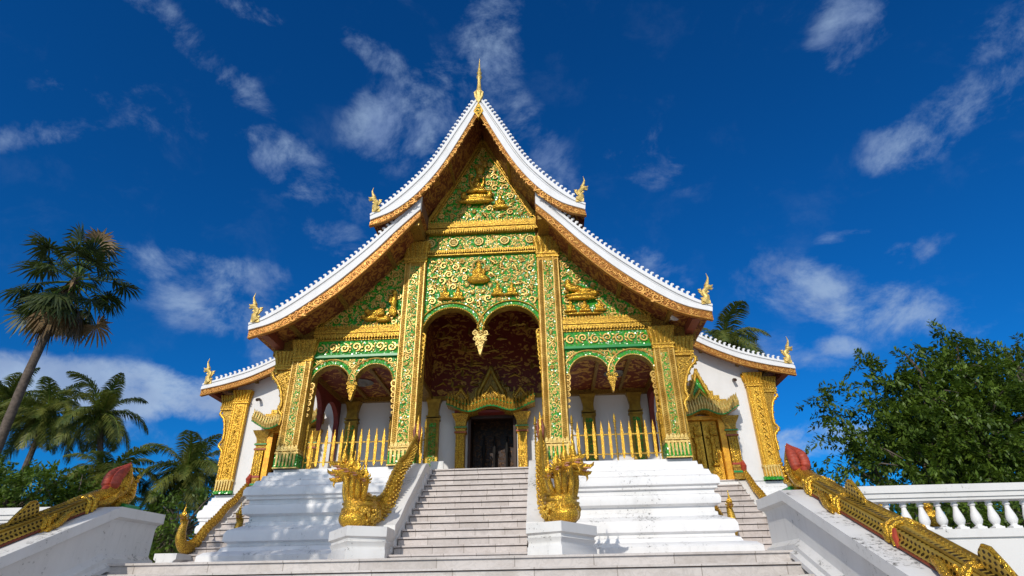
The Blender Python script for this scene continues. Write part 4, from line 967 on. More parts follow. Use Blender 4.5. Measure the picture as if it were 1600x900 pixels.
# --- porch interior
for s in (1, -1): m = MB(); m.box(2.3, 5.30, 0.31, 3.6, 3.02, 3.10); m.build('side_bay_ceiling', M['mural'], T, sx=s, smooth=0)
m = MB(); m.box(-2.3, 2.3, 0.33, 3.6, 6.0, 6.1); m.build('nave_bay_ceiling', M['mural'], T, smooth=0)
for s in (1, -1):
    m = MB(); m.box(2.1, 2.3, 0.5, 3.6, 3.0, 6.0); m.build('inner_wall', M['mural'], T, sx=s, smooth=0)
    m = MB(); m.box(2.0, 2.36, 0.45, 3.6, 2.85, 3.02); m.box(2.3, 5.3, 3.42, 3.59, 2.86, 3.02); m.box(5.1, 5.3, 0.5, 3.5, 2.86, 3.02); 
    for k in range(2): m.box(3.3+k*0.9, 3.4+k*0.9, 0.32, 3.4, 2.94, 3.02)
    m.build('ceiling_beams', M['dark_chased'], T, sx=s, smooth=0)
    # open side of the porch: red arched screen
    m = MB(); ys_ = np.linspace(0.5, 3.55, 49)
    def slow(y):
        for c in (1.27, 2.79):
            if abs(y-c) < 0.66: return 2.0+math.sqrt(0.66**2-(y-c)**2)
        return 1.98 if 1.5 < y < 2.5 else 0.9
    for a, b in zip(ys_[:-1], ys_[1:]):
        m.add([(5.15, a, slow(a)), (5.15, b, slow(b)), (5.15, b, 3.0), (5.15, a, 3.0), (5.3, a, slow(a)), (5.3, b, slow(b)), (5.3, b, 3.0), (5.3, a, 3.0)], [(0, 1, 2, 3), (4, 7, 6, 5), (0, 4, 5, 1), (3, 2, 6, 7)])
    sc_ = m.build('arched_screen', M['red_deep'], T, sx=s, smooth=0)
    m = MB(); m.prism([(1.88, 2.0), (2.18, 2.0), (2.03, 1.55)], 5.16, 5.29, 'x'); m.build('pendant', M['red_deep'], sc_, sx=s)
    # engaged gold pilasters on the back wall
    for xp in (3.18, 4.70, 1.95):
        c = MB(); c.box(xp-0.20, xp+0.20, 3.42, 3.6, 0.0, 2.15); c.box(xp-0.23, xp+0.23, 3.39, 3.6, 2.15, 2.22); c.box(xp-0.23, xp+0.23, 3.38, 3.6, 2.26, 2.31)
        c.loft([[(xp-e, 3.44-e*0.3, z), (xp+e, 3.44-e*0.3, z), (xp+e, 3.6, z), (xp-e, 3.6, z)] for e, z in ((0.18, 2.31), (0.17, 2.5), (0.22, 2.75), (0.27, 2.86))])
        o = c.build('wall_pilaster', M['gold_old'], T, sx=s, smooth=0)
        c = MB(); c.box(xp-0.11, xp+0.11, 3.40, 3.43, 0.1, 2.05); c.build('green_inlay', M['green'], o, sx=s, smooth=0)
        c = MB(); scrolls(c, lambda u, v, r: abs(u-xp) < 0.12-r and 0.1+r < v < 2.05-r, (xp-0.12, xp+0.12, 0.1, 2.05), 0.055, 0.03, FX(3.40), 5, 0.8, tries=600); c.build('carving', M['gold_old'], o, sx=s)
# round ceiling lamp in each side bay
for s in (1, -1):
    m = MB(); m.lathe([(0.30, 0.0), (0.34, -0.02), (0.28, -0.05), (0.16, -0.06), (0.12, -0.12), (0.02, -0.13)], 3.95*s+(0 if s > 0 else 0), 1.9, 20, 3.02); m.build('ceiling_rose', M['iron'], T)
# back wall of the porch
m = MB(); m.box(-5.45, -0.80, 3.6, 3.85, 0, 2.88); m.box(0.80, 5.45, 3.6, 3.85, 0, 2.88); m.box(-0.80, 0.80, 3.6, 3.85, 2.36, 2.88); m.build('porch_back_wall', M['wall_white'], T, smooth=0)
m = MB(); m.box(-2.28, 2.28, 3.56, 3.84, 2.885, 6.0); mu = m.build('mural_wall', M['mural'], T, smooth=0)
m = MB()
m.box(-2.28, 2.28, 3.50, 3.56, 2.85, 2.99)
for a, b in ((-1.7, -0.9), (0.9, 1.7), (-1.2, -0.5), (0.5, 1.2), (-1.6, -0.8), (0.8, 1.6)): pass
rng = random.Random(3)
for _ in range(46): 
    x = rng.uniform(-2.0, 2.0); z = rng.uniform(3.2, 5.8)
    m.tube([(x, 3.55, z), (x+rng.uniform(0.1, 0.3), 3.54, z+rng.uniform(-0.05, 0.12)), (x+rng.uniform(0.3, 0.5), 3.55, z)], [0.015, rng.uniform(0.03, 0.07), 0.015], 5)
    if rng.random() < 0.5: m.tube([(x, 3.55, z), (x+0.02, 3.54, z+0.14), (x, 3.55, z+0.26)], [0.05, 0.045, 0.01], 5)
m.build('mural_figures', M['gold_old'], mu)
for s in (1, -1):
    m = MB(); m.box(5.30, 5.45, 3.42, 3.86, 0, 3.0); m.build('wall_end', M['wall_white'], T, sx=s, smooth=0)

# --- central doorway
dr = MB(); dr.box(-0.80, 0.80, 4.6, 4.7, 0, 2.4); dr.box(-0.80, -0.74, 3.86, 4.6, 0, 2.4); dr.box(0.74, 0.80, 3.86, 4.6, 0, 2.4); dr.box(-0.8, 0.8, 3.86, 4.7, 2.36, 2.44)
door = dr.build('doorway', M['interior_brown'], T, smooth=0)
m = MB(); m.box(-0.78, -0.70, 3.50, 3.64, 0, 2.34); m.box(0.70, 0.78, 3.50, 3.64, 0, 2.34); m.box(-0.78, 0.78, 3.50, 3.64, 2.18, 2.36); m.build('door_frame', M['wood_dark'], door, smooth=0)
m = MB()
for x in (-0.36, 0.0, 0.42): m.lathe([(0.05, 0), (0.04, 0.9), (0.07, 1.0), (0.03, 1.3), (0.03, 1.5)], x, 4.4, 10, 0.3)
m.box(-0.6, 0.65, 4.3, 4.5, 0.3, 0.6); m.build('altar_shapes', M['black'], door)
def door_column(x, sx, y, parent, zt=1.62, mat='gold'):
    # y = front face
    m = MB(); W = 0.185
    m.box(x-W, x+W, y, y+0.30, 0.0, 0.12); m.box(x-W*0.9, x+W*0.9, y+0.02, y+0.30, 0.12, 0.18); m.box(x-W, x+W, y, y+0.30, 0.18, 0.26); m.box(x-W*0.88, x+W*0.88, y+0.03, y+0.3, 0.26, 0.34); m.box(x-W*0.96, x+W*0.96, y+0.01, y+0.30, 0.34, 0.42)
    m.box(x-W*0.8, x+W*0.8, y+0.05, y+0.30, 0.42, zt)
    m.loft([[(x-e, y+0.10-(e-0.15), z), (x+e, y+0.10-(e-0.15), z), (x+e, y+0.30, z), (x-e, y+0.30, z)] for e, z in ((0.15, zt), (0.19, zt+0.03), (0.19, zt+0.09), (0.16, zt+0.11), (0.16, zt+0.17), (0.20, zt+0.19), (0.20, zt+0.25), (0.16, zt+0.28), (0.18, zt+0.42), (0.27, zt+0.60), (0.29, zt+0.66))])
    o = m.build('door_column', M[mat], parent, sx=sx, smooth=0)
    m = MB()
    for xe in (x-W*0.7, x+W*0.7, x-W*0.28, x+W*0.28): m.tube([(xe, y+0.045, 0.44), (xe, y+0.045, zt)], 0.02, 6)
    scrolls(m, lambda u, v, r: abs(u-x) < 0.075-r*0.4 and 0.46+r < v < zt-r, (x-0.08, x+0.08, 0.45, zt), 0.065, 0.04, FX(y+0.05), 8, 0.8, tries=500); m.build('carving', M['gold_bright'], o, sx=sx)
    m = MB(); m.box(x-W*0.99, x+W*0.99, y-0.004, y+0.28, 0.19, 0.25); m.box(x-0.205, x+0.205, y+0.042, y+0.28, zt+0.20, zt+0.24); m.build('green_band', M['green_paint'], o, sx=sx, smooth=0)
    m = MB(); m.box(x-W*0.9, x+W*0.9, y+0.02, y+0.28, 0.43, 0.49); m.box(x-0.195, x+0.195, y+0.05, y+0.28, zt+0.04, zt+0.08); m.build('red_band', M['red_paint'], o, sx=sx, smooth=0)
    return o
for s in (1, -1): door_column(1.0, s, 3.16, door)
def canopy(cx, zb, y, parent, sc=1.0, green=False, W=1.44):
    """wavy projecting eave of clustered flames with stepped pointed arches above"""
    rings = []; m = MB(); n = 60
    def wav(u): return 0.09*math.cos(u/W*PI*2.0)-0.05+0.10*(abs(u)/W)**4
    for u in np.linspace(-W, W, n):
        a = 0.10+0.10*max(0, abs(u)/W-0.7); zz = zb+wav(u)
        rings.append([(cx+u, y+0.28, zz), (cx+u, y+0.02, zz), (cx+u, y-0.20, zz+0.03), (cx+u, y-0.24, zz+0.12), (cx+u, y-0.20, zz+0.26), (cx+u, y-0.05, zz+0.42-0.08*(abs(u)/W)), (cx+u, y+0.28, zz+0.42-0.08*(abs(u)/W))])
    m.loft(rings); o = m.build('canopy', M['gold'], parent)
    m = MB(); k = 26
    for i in range(k):
        u = -W+(i+0.5)*2*W/k; zz = zb+wav(u); m.tube([(cx+u, y-0.22, zz+0.06), (cx+u, y-0.26, zz+0.16), (cx+u, y-0.19, zz+0.34), (cx+u*1.01, y-0.24, zz+0.46)], [0.045, 0.05, 0.035, 0.006], 5)
    for i in range(k+6):
        u = -W*0.97+(i+0.5)*1.94*W/(k+6); zz = zb+wav(u)+0.36-0.08*(abs(u)/W); m.tube([(cx+u, y-0.10, zz), (cx+u, y-0.12, zz+0.09), (cx+u, y-0.14, zz+0.17)], [0.035, 0.035, 0.005], 5)
    m.build('flame_leaves', M['gold'] if not green else M['gold_pale'], o)
    m = MB(); m.tube([(cx+u, y-0.215, zb+wav(u)+0.045) for u in np.linspace(-W, W, 50)], 0.032, 6); m.tube([(cx+u, y-0.21, zb+wav(u)+0.27) for u in np.linspace(-W, W, 50)], 0.022, 6); m.build('green_edge', M['green_paint'], o)
    # stepped body behind the arches
    m = MB(); zt = zb+0.30
    for i, (w, h) in enumerate(((1.05, 0.16), (0.82, 0.30), (0.60, 0.46), (0.42, 0.66), (0.26, 0.86), (0.14, 1.05))): m.box(cx-w*W/1.44, cx+w*W/1.44, y+0.02+0.02*i, y+0.28-0.004*i, zt, zt+h*sc)
    m.build('tiered_body', M['dark_chased'] if not green else M['gold'], o, smooth=0)
    def pointed(x, z, w, h, yy, mat, t=0.07):
        P = smoothpts([(-w, 0.0), (-w*1.06, h*0.16), (-w*0.72, h*0.42), (-w*0.36, h*0.68), (0, h)], 20); P2 = np.r_[P, (P*np.array((-1, 1)))[::-1][1:]]
        q = MB(); q.tube([(x+a, yy, z+b) for a, b in P2], t, 6)
        for a, b in P2[::2]: q.tube([(x+a, yy, z+b), (x+a*1.05+0.0, yy-0.02, z+b+t*1.6), (x+a*1.02, yy, z+b+t*2.6)], [t*0.7, t*0.6, 0.005], 4)
        for e in (-1, 1): q.ball((x+e*w*1.12, yy, z+0.05), t*1.3, 6, 5); q.tube([(x+e*w*1.1, yy, z+0.02), (x+e*w*1.35, yy, z+0.08), (x+e*w*1.3, yy, z+0.24), (x+e*w*1.15, yy, z+0.3)], [t*0.8, t*0.8, t*0.5, 0.01], 5)
        q.build('flame_arch', mat, o)
        q = MB(); q.prism([(x+a*0.95, z+b*0.95) for a, b in P2], yy+0.02, yy+0.06); q.build('tympanum', M['green'] if green else M['dark_chased'], o, smooth=0)
    pointed(cx, zt+0.06, 0.34*W/1.44*1.1, 1.05*sc, y-0.06, M['gold_old'] if not green else M['gold'], 0.065)
    pointed(cx, zt+0.06, 0.19, 0.36*sc, y-0.15, M['gold'], 0.04)
    if not green:
        for e in (-1, 1): pointed(cx+e*0.98, zt+0.03, 0.17, 0.34, y-0.12, M['gold'], 0.04)
    return o
canopy(0.0, 2.36, 3.12, door)
m = MB(); m.box(-1.2, 1.2, 3.14, 3.5, 2.28, 2.36); m.build('lintel', M['red_deep'], door, smooth=0)
m = MB(); m.box(-1.5, -1.28, 3.25, 3.5, 0.012, 0.2)

# --- aisles: side walls, corner pilasters, brackets and side doors
for s, lr in ((1, 'right'), (-1, 'left')):
    m = MB(); xs_ = np.linspace(7.35, 8.93, 9)
    m.prism([(5.46, 0.0), (6.05, 0.0), (6.05, 2.05), (7.35, 2.05), (7.35, 0.0), (8.93, 0.0)]+[(x, under(AI, x)+0.02) for x in np.linspace(8.93, 5.46, 16)], 3.6, 3.85)
    m.box(8.68, 8.925, 3.85, 13.4, 0, under(AI, 8.93)+0.0); m.box(5.46, 5.6, 3.86, 13.4, 3.2, 5.0); m.box(5.5, 8.68, 13.2, 13.4, 0, 3.5)
    m.build('aisle_wall', M['wall_white'], T, sx=s, smooth=0)
    # corner pilaster
    m = MB(); m.box(8.40, 8.92, 3.47, 3.62, 0, 2.95); ap = m.build('corner_pilaster', M['gold_amber'], T, sx=s, smooth=0)
    m = MB()
    for xe in (8.42, 8.50, 8.82, 8.90): m.tube([(xe, 3.465, 0.35), (xe, 3.465, 2.95)], 0.022, 6)
    if s > 0:
        m4 = MB()
        for k in range(9):
            z = 0.62+k*0.24; m4.tube([(8.66+0.085*math.cos(q), 3.455, z+0.12+0.13*math.sin(q)) for q in (0, PI/2, PI, 1.5*PI, 2*PI)], 0.016, 4)
            m.ball((8.66, 3.46, z+0.12), 0.035, 5, 4)
        m4.build('dark_lozenges', M['dark_chased'], ap, sx=s)
    else: scrolls(m, lambda u, v, r: 8.52+r < u < 8.80-r and 0.5+r < v < 2.9-r, (8.5, 8.82, 0.5, 2.9), 0.10, 0.03, FX(3.47), 9, 1.1, tries=2500)
    m.build('carving', M['gold_amber'], ap, sx=s)
    m = MB(); m.box(8.37, 8.95, 3.44, 3.62, 0.0, 0.10); m.build('green_base', M['green'], ap, sx=s, smooth=0)
    m = MB(); m.box(8.38, 8.94, 3.45, 3.61, 0.38, 0.44)
    for k in range(6):
        c = 8.44+k*0.088; m.prism([(c-0.03, 0.4), (c+0.03, 0.4), (c+0.014, 0.08), (c-0.014, 0.08)], 3.42, 3.47)
    m.build('lotus_base', M['gold_pale'], ap, sx=s, smooth=0)
    capital(8.40, 8.90, 2.95, 3.42, 3.45, 3.62, 0.07, ap, s, 'gold_amber')
    # outer bracket
    m = MB(); m.prism([(8.93, 0.0), (8.99, 0.0), (9.0, 0.9), (8.97, 1.4), (9.10, 1.55), (9.04, 1.75), (9.04, 2.0), (9.14, 2.45), (9.26, 2.62), (9.26, 2.75), (8.93, 2.75)], 3.55, 3.75)
    br = m.build('eave_bracket', M['gold_chased'], T, sx=s, smooth=0)
    m = MB(); outl = smoothpts([(9.00, 0.9), (8.99, 1.35), (9.12, 1.52), (9.13, 1.62), (9.05, 1.75), (9.06, 2.05), (9.15, 2.42), (9.28, 2.58), (9.34, 2.66), (9.28, 2.74)], 36)
    m.tube([(p[0], 3.54, p[1]) for p in outl], 0.04, 7)
    for p in outl[2:-4:3]: m.ball((p[0]+0.045, 3.57, p[1]), 0.036, 5, 4)
    m.build('carving', M['gold_amber'], br, sx=s)
    capital(8.96, 9.34, 2.75, 3.28, 3.52, 3.76, 0.06, br, s, 'gold')
    # side doorway
    m = MB(); m.box(6.0, 7.4, 4.2, 4.3, 0, 2.1); m.box(6.0, 6.06, 3.86, 4.2, 0, 2.1); m.box(7.34, 7.4, 3.86, 4.2, 0, 2.1); m.box(6.0, 7.4, 3.86, 4.3, 2.05, 2.12)
    sd_ = m.build('side_doorway', M['wood_dark'], T, sx=s, smooth=0)
    for xx in (7.58, 5.92): door_column(xx, s, 3.20, sd_, 1.28, 'gold_chased')
    m = MB(); m.box(7.22, 7.40, 3.28, 3.60, 0, 1.9); m.box(6.08, 6.26, 3.28, 3.60, 0, 1.9); m.box(6.08, 7.40, 3.30, 3.60, 1.86, 1.98)
    m.build('door_jamb', M['orange_jamb'] if 'orange_jamb' in M else M.setdefault('orange_jamb', gold('orange_gilt_jamb', (0.85, 0.42, 0.03), (0.6, 0.25, 0.02), 0.45, 0.35)), sd_, sx=s, smooth=0)
    if s > 0:
        for (xa, xb) in ((6.27, 6.70), (6.75, 7.20)):
            m = MB(); m.box(xa, xb, 3.46, 3.54, 0.02, 1.85); lf = m.build('door_leaf', M['gold_amber'], sd_, sx=s, smooth=0)
            c = MB(); scrolls(c, lambda u, v, r: xa+0.04+r < u < xb-0.04-r and 0.08+r < v < 1.8-r, (xa, xb, 0.05, 1.85), 0.10, 0.035, FX(3.46), 19, 1.0, tries=2500); c.build('carving', M['gold_bright'], lf)
            xc = (xa+xb)/2
            P = [((xc, 3.42, 1.48), (0.055, 0.05, 0.07)), ((xc, 3.42, 1.60), (0.03, 0.03, 0.08)), ((xc, 3.42, 1.24), (0.085, 0.06, 0.15)), ((xc+0.02, 3.42, 1.0), (0.085, 0.06, 0.12)), ((xc-0.03, 3.42, 0.72), (0.05, 0.05, 0.22)), ((xc+0.07, 3.42, 0.74), (0.05, 0.05, 0.22)), ((xc-0.11, 3.42, 1.34), (0.07, 0.04, 0.04)), ((xc+0.13, 3.42, 1.40), (0.09, 0.04, 0.035)), ((xc, 3.42, 0.48), (0.13, 0.06, 0.05))]
            V, F = blob(P, 0.016); q = MB(); q.add(V, F); q.build('guardian_relief', M['gold_bright'], lf)
    canopy(6.75*s, 2.02, 3.16, sd_, 1.0, True, 1.12)
# louvred lamp / camera on the aisle walls, horn under the eave
for s, lr in ((1, 'right'), (-1, 'left')):
    o = thing('security_camera', 'small dark camera high on the %s white aisle wall under the eave' % lr, 'camera', (8.05*s, 3.5, 3.22 if s > 0 else 3.1), 'wall cameras')
    z = o.location.z; m = MB(); m.box(8.02, 8.08, 3.50, 3.598, z-0.03, z+0.03); m.build('mount', M['iron'], o, sx=s)
    m = MB(); m.tube([(8.05, 3.50, z), (8.05, 3.36, z-0.06)], [0.05, 0.055], 10); m.build('housing', M['wood_dark'], o, sx=s)
o = thing('horn_loudspeaker', 'small cream horn loudspeaker hanging under the right eave of the middle roof', 'loudspeaker', (5.45, -0.35, 3.84))
m = MB(); m.tube([(5.40, -0.10, 3.86), (5.44, -0.25, 3.84), (5.47, -0.38, 3.82), (5.50, -0.44, 3.81)], [0.04, 0.06, 0.13, 0.15], 14); m.build('horn', M['sign_white'], o)
m = MB(); m.box(5.38, 5.44, -0.16, -0.08, 3.80, 3.97); m.build('mount', M['iron'], o)
o = MB(); o.prism([(-1.48, 0.012), (-1.20, 0.012), (-1.22, 0.16), (-1.46, 0.16)], 0.98, 1.0)
# a low white sign just inside the top step
sg = thing('notice', 'small white notice board standing on the top step, left of the doorway', 'sign', (-1.2, 0.7, 0.012))
m = MB(); m.prism([(-1.42, 0.03), (-1.06, 0.03), (-1.06, 0.25), (-1.42, 0.25)], 0.70, 0.72); m.build('board', M['sign_white'], sg, smooth=0)
m = MB(); m.box(-1.40, -1.37, 0.72, 0.86, 0.012, 0.2); m.box(-1.11, -1.08, 0.72, 0.86, 0.012, 0.2); m.build('stand', M['iron'], sg, smooth=0)
# ------------------------------------------------------------------ nagas
def nrm(v): v = np.array(v, float); return v/np.linalg.norm(v)
def naga_head(o, d, k, parent, sx, first=False):
    """one rearing naga head at o looking along d; k = size"""
    d = nrm(d); up = np.array((0, 0, 1.0)); side = nrm(np.cross(d, up)); o = np.array(o, float)
    def P(a, b, c): return tuple(o+d*a*k+side*b*k+up*c*k)
    m = MB()
    m.tube([P(-0.55, 0, -0.25), P(-0.25, 0, 0.05), P(0.1, 0, 0.12), P(0.42, 0, 0.16)], np.array([0.34, 0.40, 0.30, 0.20])*k, 8)         # skull
    m.tube([P(0.2, 0, 0.16), P(0.62, 0, 0.14), P(0.85, 0, 0.24), P(0.95, 0, 0.42)], np.array([0.22, 0.15, 0.10, 0.02])*k, 7)             # upper jaw with curled snout
    m.tube([P(-0.1, 0, -0.22), P(0.30, 0, -0.34), P(0.60, 0, -0.30), P(0.74, 0, -0.20)], np.array([0.22, 0.16, 0.11, 0.03])*k, 7)        # lower jaw
    m.tube([P(0.35, 0, -0.45), P(0.40, 0, -0.65), P(0.30, 0, -0.85)], np.array([0.10, 0.07, 0.01])*k, 5)                                  # beard
    for e in (-1, 1):
        m.ball(P(0.18, e*0.24, 0.30), 0.10*k, 6, 5)
        m.tube([P(-0.15, e*0.30, 0.0), P(-0.40, e*0.52, 0.12), P(-0.62, e*0.55, 0.36)], np.array([0.14, 0.12, 0.01])*k, 5)
        m.tube([P(-0.15, e*0.30, -0.2), P(-0.38, e*0.48, -0.2), P(-0.62, e*0.5, -0.05)], np.array([0.12, 0.10, 0.01])*k, 5)
    h = m.build('head', M['gold_bright'], parent, sx=sx, smooth=50)
    m = MB()
    m.tube([P(-0.05, 0, 0.34), P(-0.12, 0, 0.80), P(-0.02, 0, 1.15), P(-0.12, 0, 1.60), P(-0.08, 0, 2.15)], np.array([0.26, 0.24, 0.14, 0.08, 0.008])*k, 7)
    for e in (-1, 1):
        m.tube([P(-0.05, e*0.16, 0.32), P(-0.1, e*0.30, 0.62), P(-0.08, e*0.20, 0.98)], np.array([0.14, 0.12, 0.01])*k, 5)
        m.tube([P(-0.2, e*0.24, 0.2), P(-0.38, e*0.42, 0.48), P(-0.36, e*0.38, 0.76)], np.array([0.12, 0.10, 0.01])*k, 5)
    m.build('flame_crest', M['gold_bright'], h, sx=sx, smooth=50)
    m = MB()
    m.tube([P(0.02, 0, -0.06), P(0.24, 0, -0.06), P(0.40, 0, -0.04)], np.array([0.19, 0.14, 0.04])*k, 7)
    for e in (-1, 1):
        m.tube([P(0.05, e*0.20, -0.02), P(0.35, e*0.19, 0.04), P(0.66, e*0.11, 0.03)], 0.028*k, 5)
        m.tube([P(0.05, e*0.20, -0.06), P(0.35, e*0.17, -0.19), P(0.56, e*0.08, -0.18)], 0.028*k, 5)
    m.build('open_mouth', M['pink'], h, sx=sx)
    return h
def scale_rows(mb, path, rad, rows, side, k=0.05):
    path = np.array(path)
    for i in range(1, len(path)-1):
        t = nrm(path[i+1]-path[i-1]); a = nrm(np.cross(t, (0, 0, 1))); b = np.cross(a, t)
        for j in range(rows):
            q = (j+0.5*(i % 2))/rows*PI*1.0-PI*0.1; n_ = a*side*math.cos(q-0.2)+b*math.sin(q-0.2)
            c = path[i]+n_*rad[i]*0.97; mb.ball(c, k, 5, 3, (1, 1, 0.9))

for s, lr, far in ((1, 'right', ''), (-1, 'left', '')):
    nt = thing('naga_statue', 'gold many headed naga statue on the white parapet %s of the central steps' % lr, 'naga statue', (1.95*s, -3.2, -1.86), 'five headed nagas of the central steps')
    ctrl = [(1.62, -0.22, 0.62), (1.62, -0.45, 0.40), (1.63, -0.80, 0.16), (1.64, -1.15, -0.10), (1.65, -1.55, -0.36), (1.66, -1.85, -0.66), (1.68, -2.20, -1.02), (1.74, -2.60, -1.36), (1.86, -2.95, -1.54), (2.02, -3.18, -1.50)]
    P = smoothpts(ctrl, 46); rad = np.interp(np.linspace(0, 1, 46), [0, 0.12, 0.3, 0.5, 0.7, 0.85, 1], [0.06, 0.11, 0.15, 0.175, 0.21, 0.28, 0.34])
    wob = 0.06*np.sin(np.linspace(0, 1, 46)*PI*4.2+0.6); P[:, 2] += wob
    m = MB(); m.tube(P, rad, 12, flat=0.62); V, F = blob([((1.98, -3.20, -1.60), (0.36, 0.40, 0.30)), ((2.0, -3.30, -1.42), (0.33, 0.36, 0.26)), ((1.90, -2.9, -1.55), (0.28, 0.36, 0.30)), ((2.05, -3.45, -1.68), (0.30, 0.28, 0.20))], 0.03); m.add(V, F)
    for j in range(5):     # the necks, fused at the chest
        pass
    b = m.build('body', M['gold_bright'], nt, sx=s, smooth=60)
    m = MB(); scale_rows(m, P[6:40], rad[6:40]*0.8, 6, -1, 0.034); scale_rows(m, P[6:40], rad[6:40]*0.8, 6, 1, 0.034)
    rng = random.Random(7)
    for _ in range(420):
        q = rng.uniform(0, 2*PI); w = rng.uniform(-0.95, 0.35); r_ = math.sqrt(max(0.1, 1-w*w)); m.ball((1.99+0.36*r_*math.cos(q), -3.22+0.42*r_*math.sin(q), -1.60+0.27*w), rng.uniform(0.025, 0.05), 5, 4)
    m.build('scales', M['gold'], b, sx=s)
    m = MB()
    for i in range(2, 44):
        t = nrm(P[min(i+1, 45)]-P[i-1]); up = np.cross(nrm(np.cross(t, (0, 0, 1))), t); c = P[i]+up*rad[i]*0.97
        m.tube([c-t*0.04, c+up*0.05-t*0.03, c+up*0.09-t*0.07], [0.035, 0.03, 0.005], 4)
    m.build('dorsal_ridge', M['gold_old'], b, sx=s)
    m = MB(); e = P[0]
    for dx in (-0.05, 0.05): m.tube([(e[0]+dx, e[1]-0.02, e[2]-0.1), (e[0]+dx*1.4, e[1]-0.06, e[2]+0.18), (e[0]+dx, e[1], e[2]+0.42)], [0.03, 0.045, 0.01], 6)
    m.build('red_tail_crest', M['red_paint2'], b, sx=s)
    m = MB(); m.tube([(e[0], e[1], e[2]-0.05), (e[0], e[1]+0.02, e[2]+0.3), (e[0], e[1]+0.03, e[2]+0.62)], [0.09, 0.06, 0.01], 6); m.tube([P[22]+np.array((0, -0.1, 0.12)), P[22]+np.array((0.02, -0.25, -0.1)), P[22]+np.array((0.02, -0.2, -0.32))], [0.08, 0.1, 0.05], 6); m.build('tail_tip', M['gold'], b, sx=s)
    m = MB()      # twisted shoulder bands
    for dz in (-1.36, -1.46): m.tube([(1.98+0.37*math.cos(q), -3.22+0.40*math.sin(q), dz+0.04*math.sin(q*2)) for q in np.linspace(-2.6, 0.6, 18)], 0.028, 6)
    m.build('green_bands', M['gold_old'], b, sx=s)
    heads = [((2.54, -3.42, -0.93), 0.235, (0.95, -0.35, 0)), ((2.38, -3.80, -0.84), 0.225, (0.85, -0.6, 0)), ((2.17, -3.92, -0.92), 0.20, (0.62, -0.8, 0)), ((1.98, -3.97, -1.00), 0.175, (0.40, -0.92, 0)), ((1.80, -3.90, -1.11), 0.15, (0.15, -1, 0)),
             ((2.36, -3.15, -0.90), 0.21, (0.9, 0.3, 0)), ((2.16, -2.98, -0.97), 0.17, (0.7, 0.7, 0))]
    for (h, k, d) in heads:
        d = nrm(d); h = np.array(h)+np.array((0, 0, 0.07)); h = h-d*k*0.45
        base = np.array((1.98, -3.22, -1.50))+np.array(((h[0]-1.98)*0.5, (h[1]+3.22)*0.42, 0)); 
        m = MB(); q = smoothpts([tuple(base-np.array((0, 0, 0.12))), tuple(base+np.array((0, 0, 0.10))+d*0.03), tuple(lerp(base, h, 0.55)-d*0.02), tuple(lerp(base, h, 0.9)-d*0.09), tuple(h-d*k*0.45-np.array((0, 0, k*0.05)))], 14)
        m.tube(q, np.interp(np.linspace(0, 1, 14), [0, 0.25, 0.7, 1], [0.105, 0.085, 0.055, 0.06])*(0.66+k*1.3), 9)
        nk = m.build('neck', M['gold_bright'], nt, sx=s, smooth=60)
        naga_head(h+np.array((0, 0, 0.02)), d, k*1.22, nt, s)

# small nagas lying on the parapets of the side steps
for s, lr in ((1, 'right'), (-1, 'left')):
    for X, io in ((7.72, 'outer'), (6.24, 'inner')):
        nt = thing('naga_statue', 'small gold naga on the %s parapet of the %s side steps' % (io, lr), 'naga statue', (X*s, 0.4, -1.98), 'nagas of the side steps')
        ctrl = [(X, 3.35, 0.22), (X, 3.05, 0.04), (X, 2.6, -0.33), (X, 2.2, -0.58), (X, 1.8, -0.99), (X, 1.35, -1.28), (X, 0.95, -1.66), (X, 0.55, -1.84), (X, 0.30, -1.68), (X, 0.24, -1.40), (X, 0.30, -1.16)]
        P = smoothpts(ctrl, 46); rad = np.interp(np.linspace(0, 1, 46), [0, 0.15, 0.4, 0.7, 0.85, 1], [0.06, 0.10, 0.125, 0.15, 0.135, 0.085])
        P[:, 2] += 0.03*np.sin(np.linspace(0, 1, 46)*PI*6)
        m = MB(); m.tube(P, rad, 10, flat=0.85); b = m.build('body', M['gold'], nt, sx=s, smooth=60)
        m = MB(); scale_rows(m, P[4:34], rad[4:34]*0.85, 6, -1, 0.024); scale_rows(m, P[4:34], rad[4:34]*0.85, 6, 1, 0.024); m.build('scales', M['gold'], b, sx=s)
        m = MB(); 
        for i in range(2, 36):
            t = nrm(P[i+1]-P[i-1]); up = np.cross(nrm(np.cross(t, (0, 0, 1))), t); up = up if up[2] > 0 else -up; c = P[i]+up*rad[i]*0.95; m.tube([c, c+up*0.04, c+up*0.06+t*0.03], [0.03, 0.025, 0.004], 4)
        m.build('dorsal_ridge', M['gold_bright'], b, sx=s)
        m = MB(); e = P[0]
        m.tube([(e[0], e[1]-0.08, e[2]-0.05), (e[0], e[1]-0.16, e[2]+0.16), (e[0], e[1]-0.05, e[2]+0.30), (e[0], e[1]+0.08, e[2]+0.22)], [0.07, 0.09, 0.07, 0.02], 8); m.build('red_tail_crest', M['red_paint'], b, sx=s)
        naga_head((X, 0.16, -1.12), (0, -1, 0.1), 0.17, nt, s)

